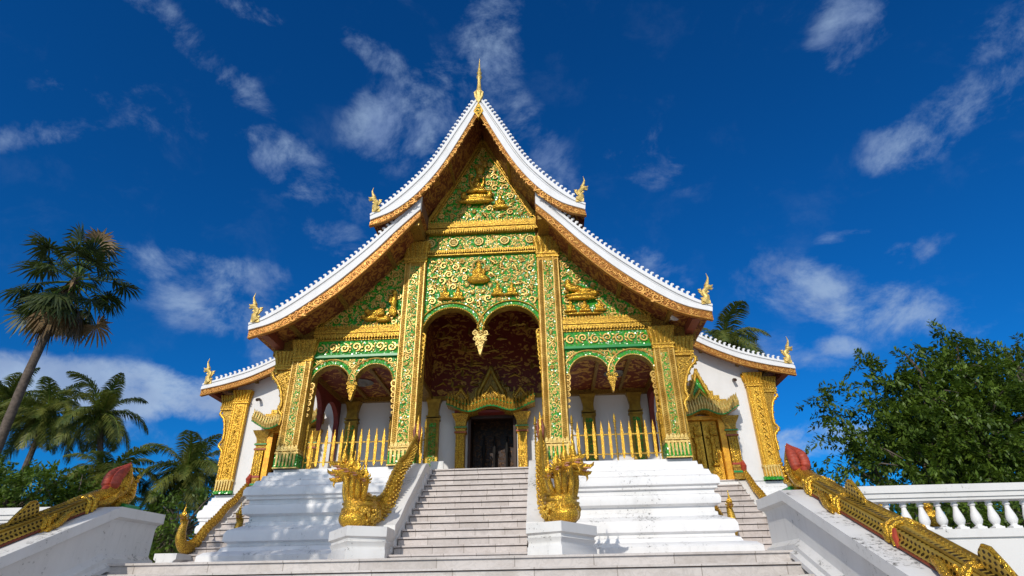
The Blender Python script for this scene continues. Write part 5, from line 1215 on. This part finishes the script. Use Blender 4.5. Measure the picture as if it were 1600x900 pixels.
# long scaled nagas on the parapets of the grand flight, red crested makara heads turned to the temple
for s, lr in ((1, 'right'), (-1, 'left')):
    X = 6.03
    nt = thing('naga_statue', 'long gold lattice scaled naga with red crest on the broad %s foreground parapet' % lr, 'naga statue', (X*s, -5, -1.6), 'long nagas of the grand flight')
    m = MB(); rings = []
    for y in np.linspace(-5.5, -12, 50):
        z = big_top(y); w = 0.17; a = 0.012*math.sin(y*2.2)
        rings.append([(X-w, y, z+0.01), (X-w-0.03, y, z+0.05), (X-w-0.03, y, z+0.09), (X-w, y, z+0.12), (X-w*0.97, y, z+0.19+a), (X-w*0.5, y, z+0.235+a), (X, y, z+0.245+a), (X+w*0.5, y, z+0.235+a), (X+w*0.97, y, z+0.19+a), (X+w, y, z+0.12), (X+w+0.03, y, z+0.09), (X+w+0.03, y, z+0.05), (X+w, y, z+0.01)])
    m.loft(rings); b = m.build('body', M['scales'], nt, sx=s, smooth=50)
    m = MB(); k = 110
    for i in range(k):
        y = -5.5-i*0.059; z = big_top(y)+0.24+0.012*math.sin(y*2.2); m.tube([(X, y, z-0.02), (X, y-0.015, z+0.025), (X, y+0.02, z+0.045)], [0.035, 0.03, 0.006], 4)
    m.tube([(X-0.12, y, big_top(y)+0.228+0.012*math.sin(y*2.2)) for y in np.linspace(-5.5, -12, 40)], 0.02, 5); m.tube([(X+0.12, y, big_top(y)+0.228+0.012*math.sin(y*2.2)) for y in np.linspace(-5.5, -12, 40)], 0.02, 5)
    m.build('dorsal_ridge', M['gold_old'], b, sx=s)
    m = MB()
    for e in (-1, 1): m.tube([(X+e*0.20, y, big_top(y)+0.035) for y in np.linspace(-5.5, -12, 30)], 0.018, 5)
    m.build('red_belly_line', M['red_paint2'], b, sx=s)
    # collars, legs and fins
    for yb, lg in ((-5.62, 0), (-6.42, 1), (-7.60, 2), (-8.75, 1), (-9.9, 2), (-11.2, 1)):
        m = MB(); z = big_top(yb)
        for dy in ((-0.05, 0.05) if lg != 1 else (-0.03, 0.04)):
            zz = big_top(yb+dy)+0.03*math.sin(yb*2.2); m.tube([(X-0.20, yb+dy, zz), (X-0.205, yb+dy+0.01, zz+0.11), (X-0.185, yb+dy+0.03, zz+0.20), (X-0.1, yb+dy+0.05, zz+0.25), (X, yb+dy+0.05, zz+0.265), (X+0.1, yb+dy+0.05, zz+0.25), (X+0.185, yb+dy+0.03, zz+0.20), (X+0.205, yb+dy+0.01, zz+0.11), (X+0.20, yb+dy, zz)], 0.036, 7)
        for e in (-1, 1):
            for q in range(5): m.ball((X+e*0.20, yb+0.11+0.02*math.sin(q*2), z+0.06+0.04*q+0.03), 0.032, 5, 4)
        m.build('collar', M['gold_bright'], b, sx=s)
        if lg == 1:
            for e in (-1, 1):
                m = MB()
                x = X+e*0.215
                m.tube([(x-e*0.03, yb+0.48, z+0.34), (x, yb+0.34, z+0.27), (x+e*0.04, yb+0.20, z+0.14), (x+e*0.05, yb+0.06, z+0.05)], [0.04, 0.062, 0.055, 0.042], 8)
                for q in range(4): m.tube([(x+e*0.05, yb+0.14, z+0.07), (x+e*(0.08+0.01*q), yb+0.04-0.02*q, z+0.06), (x+e*0.09, yb-0.03-0.03*q+0.03, z-0.01)], [0.035, 0.03, 0.012], 5)
                m.build('leg', M['gold_bright'], nt, sx=s, smooth=60)
            m = MB(); m.prism([(yb-0.44, big_top(yb-0.44)+0.19), (yb-0.40, big_top(yb-0.40)+0.28), (yb-0.30, big_top(yb-0.30)+0.37), (yb-0.18, z+0.38), (yb-0.09, z+0.41), (yb-0.03, z+0.37), (yb, z+0.29), (yb+0.01, z+0.20)], X-0.035, X+0.035, 'x'); m.build('fin', M['scales'], b, sx=s)
            m = MB(); m.tube([(X, yb-0.46, big_top(yb-0.46)+0.21), (X, yb-0.40, big_top(yb-0.40)+0.29), (X, yb-0.30, big_top(yb-0.30)+0.38), (X, yb-0.18, z+0.39), (X, yb-0.09, z+0.42), (X, yb-0.03, z+0.38), (X, yb, z+0.29), (X, yb+0.01, z+0.20)], 0.024, 6); m.build('fin_rim', M['gold_bright'], b, sx=s)
        if lg == 2:
            m = MB(); 
            for e in (-1, 1): m.tube([(X+e*0.19, yb-0.09, z-0.02), (X+e*0.20, yb-0.08, z+0.10), (X+e*0.17, yb-0.05, z+0.19)], [0.03, 0.034, 0.025], 6)
            m.build('red_band', M['red_paint'], b, sx=s)
    # makara head: gold jaws, red ribbed double crest
    hm = MB()
    hm.tube([(X, -5.60, -1.60), (X, -5.35, -1.50), (X, -5.10, -1.44), (X, -4.92, -1.34), (X, -4.76, -1.18), (X, -4.70, -1.02), (X, -4.68, -0.88), (X, -4.66, -0.75)], [0.12, 0.15, 0.17, 0.19, 0.185, 0.14, 0.08, 0.008], 12, flat=0.85)
    hm.tube([(X, -4.92, -1.5), (X, -4.64, -1.44), (X, -4.50, -1.28), (X, -4.47, -1.12), (X, -4.52, -0.98)], [0.12, 0.14, 0.12, 0.08, 0.02], 10)
    for e in (-1, 1):
        hm.tube([(X+e*0.14, -5.40, -1.58), (X+e*0.18, -5.18, -1.50), (X+e*0.18, -5.00, -1.36), (X+e*0.15, -4.95, -1.22)], [0.04, 0.06, 0.05, 0.015], 7); hm.ball((X+e*0.165, -4.86, -1.24), 0.042, 8, 6)
        for q in range(9): hm.ball((X+e*(0.16-0.015*q), -4.84+0.016*q, -1.24+0.055*q), 0.036-0.002*q, 5, 4)
        for q in range(6): hm.ball((X+e*0.13, -4.62+0.018*q, -1.36+0.075*q), 0.04, 5, 4)
        for q in range(5): hm.ball((X+e*0.15, -4.9+0.07*q, -1.46+0.02*q), 0.045, 5, 4)
    hd = hm.build('makara_head', M['gold_bright'], nt, sx=s, smooth=60)
    m = MB()
    for e in (-1, 1):
        q = smoothpts([(X+e*0.05, -4.97, -1.31), (X+e*0.08, -5.03, -1.19), (X+e*0.08, -4.99, -1.05), (X+e*0.06, -4.88, -0.94), (X+e*0.03, -4.76, -0.85), (X, -4.67, -0.74)], 64)
        r_ = np.interp(np.linspace(0, 1, 64), [0, 0.2, 0.5, 0.8, 1], [0.04, 0.085, 0.085, 0.05, 0.008])*(1+0.05*np.sin(np.arange(64)*1.57)); m.tube(q, r_, 12)
    m.tube([(X, -5.22, -1.36), (X, -5.14, -1.28), (X, -5.00, -1.24)], [0.025, 0.055, 0.04], 8)
    m.build('red_crest', M['red_crest'], hd, sx=s, smooth=70)
    m = MB(); m.loft([[(X-e, -4.78, z), (X+e, -4.78, z), (X+e, -4.36, z), (X-e, -4.36, z)] for e, z in ((0.16, -1.598), (0.16, -1.57), (0.19, -1.56), (0.20, -1.50), (0.16, -1.48))]); m.build('green_pedestal', M['green_paint'], hd, sx=s)

# ------------------------------------------------------------------ gilded railings between the pilasters
def post_mb(x, z1):
    m = MB(); pr = [(0.022, 0.0)]; z = 0.1
    while z < z1-0.28: pr += [(0.022, z), (0.034, z+0.012), (0.034, z+0.03), (0.022, z+0.042)]; z += 0.085
    pr += [(0.022, z1-0.26), (0.045, z1-0.25), (0.045, z1-0.22), (0.03, z1-0.2), (0.036, z1-0.12), (0.002, z1)]
    m.lathe(pr, 0, 0, 8); return m
def picket_mb():
    m = MB(); w = 0.042
    pr = [(0.0, 0.06), (w*0.9, 0.13), (w*0.55, 0.17)]; z = 0.22
    while z < 0.70: pr += [(w, z), (w*0.78, z+0.05)]; z += 0.085
    pr += [(w*1.05, 0.76), (w*0.6, 0.80), (w*0.95, 0.84), (w*0.5, 0.88), (w*0.42, 0.94), (0.0, 1.06)]
    pr = pr[1:-1]
    m.prism([(0.003, 0.06)]+pr+[(0.002, 1.06), (-0.002, 1.06)]+[(-a, b) for a, b in pr[::-1]]+[(-0.003, 0.06)], -0.012, 0.012); return m
_post = [None]; _pick = [None]; _ros = [None]
def railing(x0, x1, posts, picks, label, y=0.12):
    r = thing('railing', label, 'railing', ((x0+x1)/2, y, 0), 'gold railings across the porch')
    def inst(store, mbf, name, x, mat, z=0.0):
        if store[0] is None: o = mbf.build(name, M[mat], None); store[0] = o
        else: o = store[0].copy(); C.objects.link(o); o.name = name
        o.parent = r; o.location = (x-(x0+x1)/2, 0, z); return o
    for x, h in posts: inst(_post, post_mb(0, 1.27), 'post', x, 'gold_old')
    for x in picks: inst(_pick, picket_mb(), 'picket', x, 'gold_amber')
    for z in (0.19, 0.70):
        m = MB(); m.box(x0, x1, y+0.014, y+0.034, z-0.016, z+0.016); m.build('rail', M['gold_old'], r)
def sp(a, b, n): return [a+(b-a)*(i+0.5)/n for i in range(n)]
railing(2.42, 4.78, [(2.46, 0), (3.60, 0), (4.74, 0)], sp(2.50, 3.55, 5)+sp(3.66, 4.70, 5), 'gold spear topped railing across the right side bay of the porch')
railing(-4.78, -2.42, [(-2.46, 0), (-3.60, 0), (-4.74, 0)], sp(-3.55, -2.50, 5)+sp(-4.70, -3.66, 5), 'gold spear topped railing across the left side bay of the porch')
railing(1.46, 1.70, [(1.48, 0), (1.68, 0)], [1.585], 'narrow gold railing with one picket between two posts, right of the central steps')
railing(-1.70, -1.46, [(-1.48, 0), (-1.68, 0)], [-1.585], 'narrow gold railing with one picket between two posts, left of the central steps')

# ------------------------------------------------------------------ balustrades of the terrace
bal_prof = [(0.075, 0.0), (0.075, 0.05), (0.05, 0.06), (0.05, 0.08), (0.065, 0.10), (0.085, 0.15), (0.075, 0.22), (0.045, 0.32), (0.035, 0.37), (0.055, 0.39), (0.055, 0.41), (0.04, 0.43), (0.07, 0.46)]
_bal = None
for s, lr, xe in ((1, 'right', 14.0), (-1, 'left', 13.0)):
    B = thing('balustrade', 'white terrace balustrade with turned balusters running off to the %s of the photo' % lr, 'balustrade', (8*s, -4.35, -2.13))
    m = MB(); m.box(6.46, xe, -4.53, -4.17, -1.68, -1.60); m.box(6.46, xe, -4.56, -4.14, -1.60, -1.48); m.box(6.46, xe, -4.50, -4.20, -1.73, -1.68); m.build('handrail', M['plaster_old'], B, sx=s, smooth=0)
    m = MB(); m.box(6.46, xe, -4.55, -4.15, -2.32, -2.19); m.box(6.46, xe, -4.50, -4.20, -2.36, -2.32); m.box(6.46, xe, -4.53, -4.17, -4.72, -2.36); m.build('wall', M['plaster_old'], B, sx=s, smooth=0)
    x = 6.72
    while x < xe-0.2:
        if _bal is None:
            mm = MB(); mm.lathe(bal_prof, 0, 0, 14); mm.box(-0.075, 0.075, -0.075, 0.075, -0.002, 0.04); _bal = mm.build('baluster', M['plaster'], None); o = _bal
        else: o = _bal.copy(); C.objects.link(o)
        o.parent = B; o.location = (x*s-8*s, 0, -2.19+2.13); x += 0.285
# gilded bud ornaments on the curb behind the right balustrade
for i, (x, lab) in enumerate(((8.05, 'gold bud ornament seen between the right balusters, the nearer to the temple'), (8.88, 'gold bud ornament seen between the right balusters, the farther from the temple'))):
    o = thing('gilded_bud', lab, 'ornament', (x, -3.3, ZT), 'gold buds behind the balustrade')
    m = MB(); m.box(x-0.16, x+0.16, -3.46, -3.14, ZT, -2.05); m.build('white_block', M['plaster_old'], o)
    m = MB(); m.lathe([(0.10, 0), (0.15, 0.05), (0.16, 0.16), (0.12, 0.26), (0.07, 0.32), (0.10, 0.36), (0.03, 0.46), (0.005, 0.52)], x, -3.3, 12, -2.05)
    for q in range(6): m.tube([(x+0.13*math.cos(q), -3.3+0.13*math.sin(q), -2.0), (x+0.17*math.cos(q), -3.3+0.17*math.sin(q), -1.9), (x+0.12*math.cos(q), -3.3+0.12*math.sin(q), -1.76)], [0.03, 0.05, 0.01], 5)
    m.build('bud', M['gold_bright'], o)

# ------------------------------------------------------------------ vegetation
def quads(V): n = len(V)//4; return [(4*i, 4*i+1, 4*i+2, 4*i+3) for i in range(n)]
def leafmesh(name, V, mat, parent):
    V = np.asarray(V, float).reshape(-1, 3); mb = MB(); mb.add(V, quads(V)); 
    V2 = V-np.array(org(parent)); me = bpy.data.meshes.new(name); n = len(V2)
    me.vertices.add(n); me.vertices.foreach_set('co', V2.ravel()); me.loops.add(n); me.loops.foreach_set('vertex_index', np.arange(n, dtype=np.int32))
    me.polygons.add(n//4); me.polygons.foreach_set('loop_start', np.arange(0, n, 4, dtype=np.int32)); me.update(calc_edges=True); me.materials.append(mat)
    o = bpy.data.objects.new(name, me); C.objects.link(o); o.parent = parent; return o
def coconut_palm(seed, base, top, L, label, nf=27, group='coconut palms behind the terrace', drop=None):
    rng = np.random.default_rng(seed); t = thing('coconut_palm', label, 'palm tree', base, group)
    b, c = np.array(base, float), np.array(top, float); mid = (b+c)/2+np.array((rng.normal()*0.5, 0, 0))
    m = MB(); P = smoothpts([b, mid, c], 16); m.tube(P, np.linspace(0.2, 0.12, 16)*(1+0.06*(np.arange(16) % 2)), 9); m.build('trunk', M['bark'], t)
    V = []; RB = MB()
    for i in range(nf):
        az = i*2.399+rng.normal()*0.2; el = (1.25-2.0*(i/nf)**1.1)+rng.normal()*0.12; LL = L*(0.78+0.28*rng.random())*(1 if el > -0.2 else 0.8)
        d = np.array((math.cos(az)*math.cos(el), math.sin(az)*math.cos(el), math.sin(el))); hz = np.array((math.cos(az), math.sin(az), 0))
        n = 22; pts = [c+0.0*d]; dirn = d.copy(); st = LL/n
        for k in range(n):
            dirn = dirn+np.array((0, 0, -0.075-0.035*(k/n)))*(1 if el < 0.9 else 0.8); dirn /= np.linalg.norm(dirn); pts.append(pts[-1]+dirn*st)
        pts = np.array(pts); RB.tube(pts[::3], np.linspace(0.035, 0.008, len(pts[::3])), 4)
        side = np.cross(hz, (0, 0, 1)); tw = rng.normal()*0.35
        for k in range(4, n*4+1):
            f = k/(n*4); p = pts[0]+0; idx = f*n; j = min(int(idx), n-1); p = pts[j]*(1-(idx-j))+pts[j+1]*(idx-j); tg = nrm(pts[j+1]-pts[j]); up = np.cross(side, tg); up = up if up[2] > 0 else -up
            ll = LL*0.30*math.sin(PI*min(0.97, 0.16+0.80*f))**0.8
            for e in (-1, 1):
                dr = nrm(side*e*(0.85)+tg*0.75+up*(0.10+0.3*e*tw)+rng.normal(size=3)*0.10); w = tg*0.026*LL/3.2
                tip = p+dr*ll+np.array((0, 0, -0.48*ll)); mid_ = p+dr*ll*0.55+np.array((0, 0, -0.07*ll))
                V += [p-w, p+w, mid_+w*1.1, mid_-w*1.1, mid_-w*1.1, mid_+w*1.1, tip+w*0.1, tip-w*0.1]
    cr = leafmesh('crown', V, M['palm'], t); RB.build('frond_stems', M['leaf_light'], cr)
    m = MB()
    for k in range(9): a = k*0.7; m.ball(c+np.array((0.28*math.cos(a), 0.28*math.sin(a), -0.25-0.05*(k % 3))), 0.13, 6, 5)
    m.build('coconuts', M['leaf_light'], cr)
    return t
def fan_palm(seed, base, bend, top, Rr):
    rng = np.random.default_rng(seed); t = thing('fan_palm', 'tall leaning fan palm with a round ragged crown and dead brown leaves hanging under it', 'palm tree', base)
    P = smoothpts([base, bend, top], 30); m = MB(); m.tube(P, np.interp(np.linspace(0, 1, 30), [0, 0.4, 0.85, 1], [0.26, 0.20, 0.17, 0.20])*(1+0.05*(np.arange(30) % 2)), 12); m.build('trunk', M['bark'], t)
    c = np.array(top, float); V, D = [], []; S = MB(); N_ = 48
    for i in range(N_):
        f = i/N_; az = i*2.399+rng.normal()*0.15; el = 1.35-2.75*f**0.95+rng.normal()*0.1
        d = np.array((math.cos(az)*math.cos(el), math.sin(az)*math.cos(el), math.sin(el))); dead = f > 0.86
        pl = Rr*(0.50+0.24*rng.random())*(0.8 if dead else 1); o0 = c+np.array((0, 0, -0.9*f)); e = o0+d*pl+np.array((0, 0, -0.12*pl)); S.tube([o0, o0+d*pl*0.5, e], [0.05, 0.035, 0.025], 4)
        out = V if not dead else D
        if not dead and rng.random() < 0.10: out = D
        u = nrm(d+np.array((0, 0, -0.25))); s_ = nrm(np.cross(u, (0, 0, 1))+rng.normal(size=3)*0.25); s_ = nrm(s_-u*(s_@u)); n_ = np.cross(u, s_); LR = Rr*(0.33+0.08*rng.random())
        for k in range(30):
            a = (k/29-0.5)*(4.3 if not dead else 2.0)+rng.normal()*0.03; dr = u*math.cos(a)+s_*math.sin(a); fold = 0.10*n_*(1 if k % 2 else -1)+n_*0.22*abs(math.sin(a)); dr = nrm(dr+fold)
            perp = nrm(np.cross(dr, n_))*LR*0.055; ll = LR*(0.85+0.2*rng.random())*(0.75+0.25*math.cos(a*0.5)); mdp = e+dr*ll*0.6; tip = e+dr*ll+np.array((0, 0, -(0.10+0.25*rng.random())*ll*(2.2 if dead else 1)))
            out += [e-perp*0.15, e+perp*0.15, mdp+perp, mdp-perp, mdp-perp, mdp+perp, tip+perp*0.08, tip-perp*0.08]
    cr = leafmesh('crown', V, M['fan'], t); leafmesh('dead_leaves', D, M['fan_dry'], t); S.build('leaf_stalks', M['leaf_light'], cr)
    # skirt of withered leaves down the top of the trunk
    K = []
    for i in range(120):
        f = rng.random(); p = P[-1]*(1-f*0.17)+P[-8]*f*0.17 if False else P[int(29-6*f)]+rng.normal(size=3)*0.10; az = rng.random()*6.28; d = np.array((math.cos(az)*0.55, math.sin(az)*0.55, -0.9)); ll = 0.5+0.9*rng.random(); w = nrm(np.cross(d, (0, 0, 1)))*0.05; q = p+d*ll*0.6
        K += [p-w, p+w, q+w, q-w, q-w, q+w, q+d*ll*0.4+np.array((0, 0, -0.1))+w*0.1, q+d*ll*0.4-w*0.1]
    leafmesh('withered_skirt', K, M['fan_dry'], t)
    return t
def broad_tree(name, label, seed, base, lobes, nclus, nleaf, ls, mat='leaf', cat='tree', group=None, clr=0.45, spray=0, trunk_r=0.28, surf=0.55):
    """lobes: list of (centre, radii); leaf sprays gathered in clumps through and round the lobes"""
    rng = np.random.default_rng(seed); t = thing(name, label, cat, base, group); b = np.array(base, float)
    L = [(np.array(c, float), np.array(r, float)) for c, r in lobes]; vol = np.array([np.prod(r) for _, r in L])**0.8; vol = vol/vol.sum()
    m = MB(); lc = sum(c*v for (c, _), v in zip(L, vol)); fork = b+(lc-b)*0.35; m.tube(smoothpts([b, (b+fork)/2+rng.normal(size=3)*0.1, fork], 8), np.linspace(trunk_r, trunk_r*0.7, 8), 9)
    cen = []
    for i in range(nclus):
        c, r = L[rng.choice(len(L), p=vol)]; d = rng.normal(size=3); d /= np.linalg.norm(d); rad = (surf+(1.12-surf)*rng.random()**0.7); cen.append(c+d*r*rad)
    cen = np.array(cen)
    for i in range(0, nclus, max(1, nclus//90)):
        e = cen[i]; c = L[np.argmin([np.linalg.norm(e-c) for c, _ in L])][0]; m.tube(smoothpts([fork, lerp(fork, c, 0.7)+rng.normal(size=3)*0.15, lerp(c, e, 0.6), e], 9), np.linspace(trunk_r*0.32, 0.012, 9), 5)
    m.build('trunk', M['bark'], t)
    # every clump is a drooping spray: leaves set along an arching twig
    n = nclus*nleaf; C0 = np.repeat(cen, nleaf, 0); lc_ = np.array([L[np.argmin([np.linalg.norm(e-c) for c, _ in L])][0] for e in cen])
    td = cen-lc_; td /= np.linalg.norm(td, axis=1)[:, None]+1e-6; td = td+rng.normal(size=td.shape)*0.55; td[:, 2] += 0.15; td /= np.linalg.norm(td, axis=1)[:, None]
    sd_ = np.cross(td, rng.normal(size=td.shape)); sd_ /= np.linalg.norm(sd_, axis=1)[:, None]
    TD = np.repeat(td, nleaf, 0); SD = np.repeat(sd_, nleaf, 0)*np.where(rng.random((n, 1)) < 0.5, -1, 1); tt = rng.random((n, 1)); brl = rng.normal(size=(n, 1))*0.5
    off = TD*(tt-0.35)*clr*2.3+SD*np.abs(brl)*clr*0.55*(1.1-tt)+rng.normal(size=(n, 3))*clr*0.10; off[:, 2] -= (tt[:, 0]**2)*clr*0.7
    p = C0+off; a = TD*0.7+SD*0.9+rng.normal(size=(n, 3))*0.35; a[:, 2] -= 0.35; a /= np.linalg.norm(a, axis=1)[:, None]; up = np.tile(np.array((0, 0, 1.0)), (n, 1))+rng.normal(size=(n, 3))*0.35
    s_ = np.cross(a, up); s_ /= np.linalg.norm(s_, axis=1)[:, None]; ll = ls*(0.55+0.7*rng.random((n, 1))); w = ll*0.21
    V = np.stack([p, p+a*ll*0.45+s_*w, p+a*ll, p+a*ll*0.45-s_*w], 1).reshape(-1, 3)
    k = (np.random.default_rng(seed+1).random(nclus) < 0.22); mask = np.repeat(np.repeat(k, nleaf), 4)
    cr = leafmesh('crown', V[~mask], M[mat], t); 
    if mask.any(): leafmesh('young_foliage', V[mask], M['leaf_light'], cr)
    return t
GZ = -2.85
fan_palm(4, (-23.3, 10, GZ), (-23.3, 10, 6.8), (-22.7, 10, 12.5), 3.05)
coconut_palm(11, (-29.5, 16, GZ), (-29.9, 16, 7.6), 3.1, 'tall coconut palm cut off by the left edge of the photo, behind the leaning trunk')
coconut_palm(12, (-25.6, 14, GZ), (-25.2, 14, 6.0), 2.9, 'coconut palm with hanging fronds between the leaning trunk and the next palm to its right')
coconut_palm(13, (-21.0, 13, GZ), (-21.3, 13, 5.7), 2.75, 'coconut palm with spread star of fronds rising above the red crest of the left naga', nf=23)
coconut_palm(14, (-18.2, 11, GZ), (-18.4, 11, 2.1), 2.7, 'low coconut palm directly behind the red crest of the left naga')
coconut_palm(15, (-15.3, 13, GZ), (-15.9, 13, 2.6), 2.9, 'coconut palm with upright fronds standing alone beside the left end of the temple')
coconut_palm(16, (12.9, 18, GZ), (12.6, 18, 10.2), 3.6, 'coconut palm whose fronds rise over the right aisle roof', nf=26)
coconut_palm(17, (-19.2, 17, GZ), (-19.4, 17, 0.9), 2.6, 'small far palm low in the gap between the left parapet and the temple', nf=20)
coconut_palm(18, (-23.0, 9.5, GZ), (-23.3, 9.5, 0.4), 2.8, 'low palm with yellowish fronds behind the left balustrade', nf=20)
broad_tree('broadleaf_tree', 'dark feathery tree behind the left balustrade under the coconut palms', 21, (-20.5, 8.5, GZ), [((-20.3, 8.5, 0.6), (3.3, 2.2, 1.5)), ((-23.5, 9, 0.9), (2.4, 2, 1.8)), ((-17.6, 8.5, -0.6), (1.6, 1.6, 1.3))], 640, 38, 0.24, group='broadleaf trees behind the terrace', clr=0.5)
broad_tree('shrub', 'dense green shrub at the foot of the solitary palm, left of the temple', 22, (-13.6, 9.5, GZ), [((-13.3, 9.2, -0.3), (1.5, 1.4, 1.5)), ((-14.6, 11, -0.9), (2.2, 1.8, 1.3))], 190, 34, 0.22, cat='shrub', clr=0.45)
broad_tree('shrub', 'low shrubbery in the gap behind the left terrace corner', 23, (-16.8, 12, GZ), [((-17.2, 12, -1.1), (2.8, 1.5, 1.0)), ((-14.5, 7.5, -1.9), (1.8, 1.3, 0.8))], 210, 30, 0.24, cat='shrub', clr=0.5)
broad_tree('broadleaf_tree', 'big feathery broadleaf tree with ragged upper branches behind the right balustrade', 31, (18.0, 8.8, GZ),
           [((19.0, 9.0, 2.6), (3.8, 2.4, 2.6)), ((16.4, 8.6, 1.9), (2.4, 2.0, 1.9)), ((19.0, 9.0, 5.2), (1.9, 1.4, 1.1)), ((17.0, 8.6, 4.1), (1.3, 1.0, 1.0)), ((14.8, 8.2, 5.35), (0.5, 0.35, 0.3)), ((15.3, 8.3, 4.5), (0.6, 0.4, 0.45)), ((17.2, 8.5, 5.85), (0.5, 0.35, 0.4)),
            ((19.2, 9.0, 6.9), (0.45, 0.35, 0.4)), ((20.0, 9.0, 6.4), (0.6, 0.4, 0.35)), ((13.3, 8.2, 3.1), (0.6, 0.4, 0.3)), ((14.0, 8.2, 2.3), (0.8, 0.6, 0.6)), ((14.9, 8.3, 3.5), (0.7, 0.5, 0.5)), ((12.9, 8.1, 3.9), (0.5, 0.4, 0.25)), ((13.9, 8.2, 4.2), (0.6, 0.4, 0.3)), ((12.6, 8.0, 2.3), (0.6, 0.4, 0.35)), ((13.2, 8.0, 1.3), (0.7, 0.6, 0.6))], 1080, 60, 0.21, group='broadleaf trees behind the terrace', clr=0.42, trunk_r=0.32, surf=0.30)
broad_tree('broadleaf_tree', 'lighter green broadleaf tree filling the right edge behind the balustrade', 32, (23.0, 9.5, GZ), [((23.0, 9.5, 2.8), (3.2, 2.4, 3.2)), ((20.8, 8.0, 0.6), (2.6, 1.6, 1.8)), ((25, 9.5, 1.5), (2.5, 2.0, 3.8)), ((21.6, 9.2, 6.0), (0.9, 0.6, 0.4)), ((23.4, 9.4, 6.3), (1.2, 0.8, 0.6))], 700, 56, 0.22, group='broadleaf trees behind the terrace', clr=0.45, surf=0.35, mat='leaf_mid')
broad_tree('shrub', 'thin shrub between the corner of the right aisle and the big tree', 33, (12.2, 9, GZ), [((12.1, 9, -0.2), (1.1, 0.9, 1.3)), ((13.8, 7.5, -0.9), (2.2, 1.1, 1.2)), ((17.5, 6.5, -0.9), (3.5, 1.1, 1.2)), ((22.5, 7, -0.6), (3.5, 1.1, 1.3))], 640, 36, 0.22, cat='shrub', clr=0.45)
# the tree at the photographer's left whose crown shades the left half of the podium
broad_tree('broadleaf_tree', 'tree on the forecourt left of the grand flight, shading the left podium', 41, (-7.6, -12.8, -4.72), [((-8.0, -12.5, 5.5), (1.8, 1.5, 1.35)), ((-9.8, -12.4, 5.9), (1.5, 1.3, 1.1))], 95, 44, 0.26, clr=0.55, trunk_r=0.22)

for sx_, lr in ((1, 'right'), (-1, 'left')):
    broad_tree('hedge', 'dark clipped hedge seen between the balusters of the %s balustrade' % lr, 51+sx_, (14*sx_, 1.5, GZ+0.3), [((x*sx_, 1.8, -1.75), (1.6, 0.7, 0.85)) for x in ((12, 14.5, 17, 19.5, 22) if sx_ > 0 else (14.5, 17, 19.5, 22))], 620, 30, 0.18, cat='hedge', clr=0.35, trunk_r=0.08, surf=0.2)
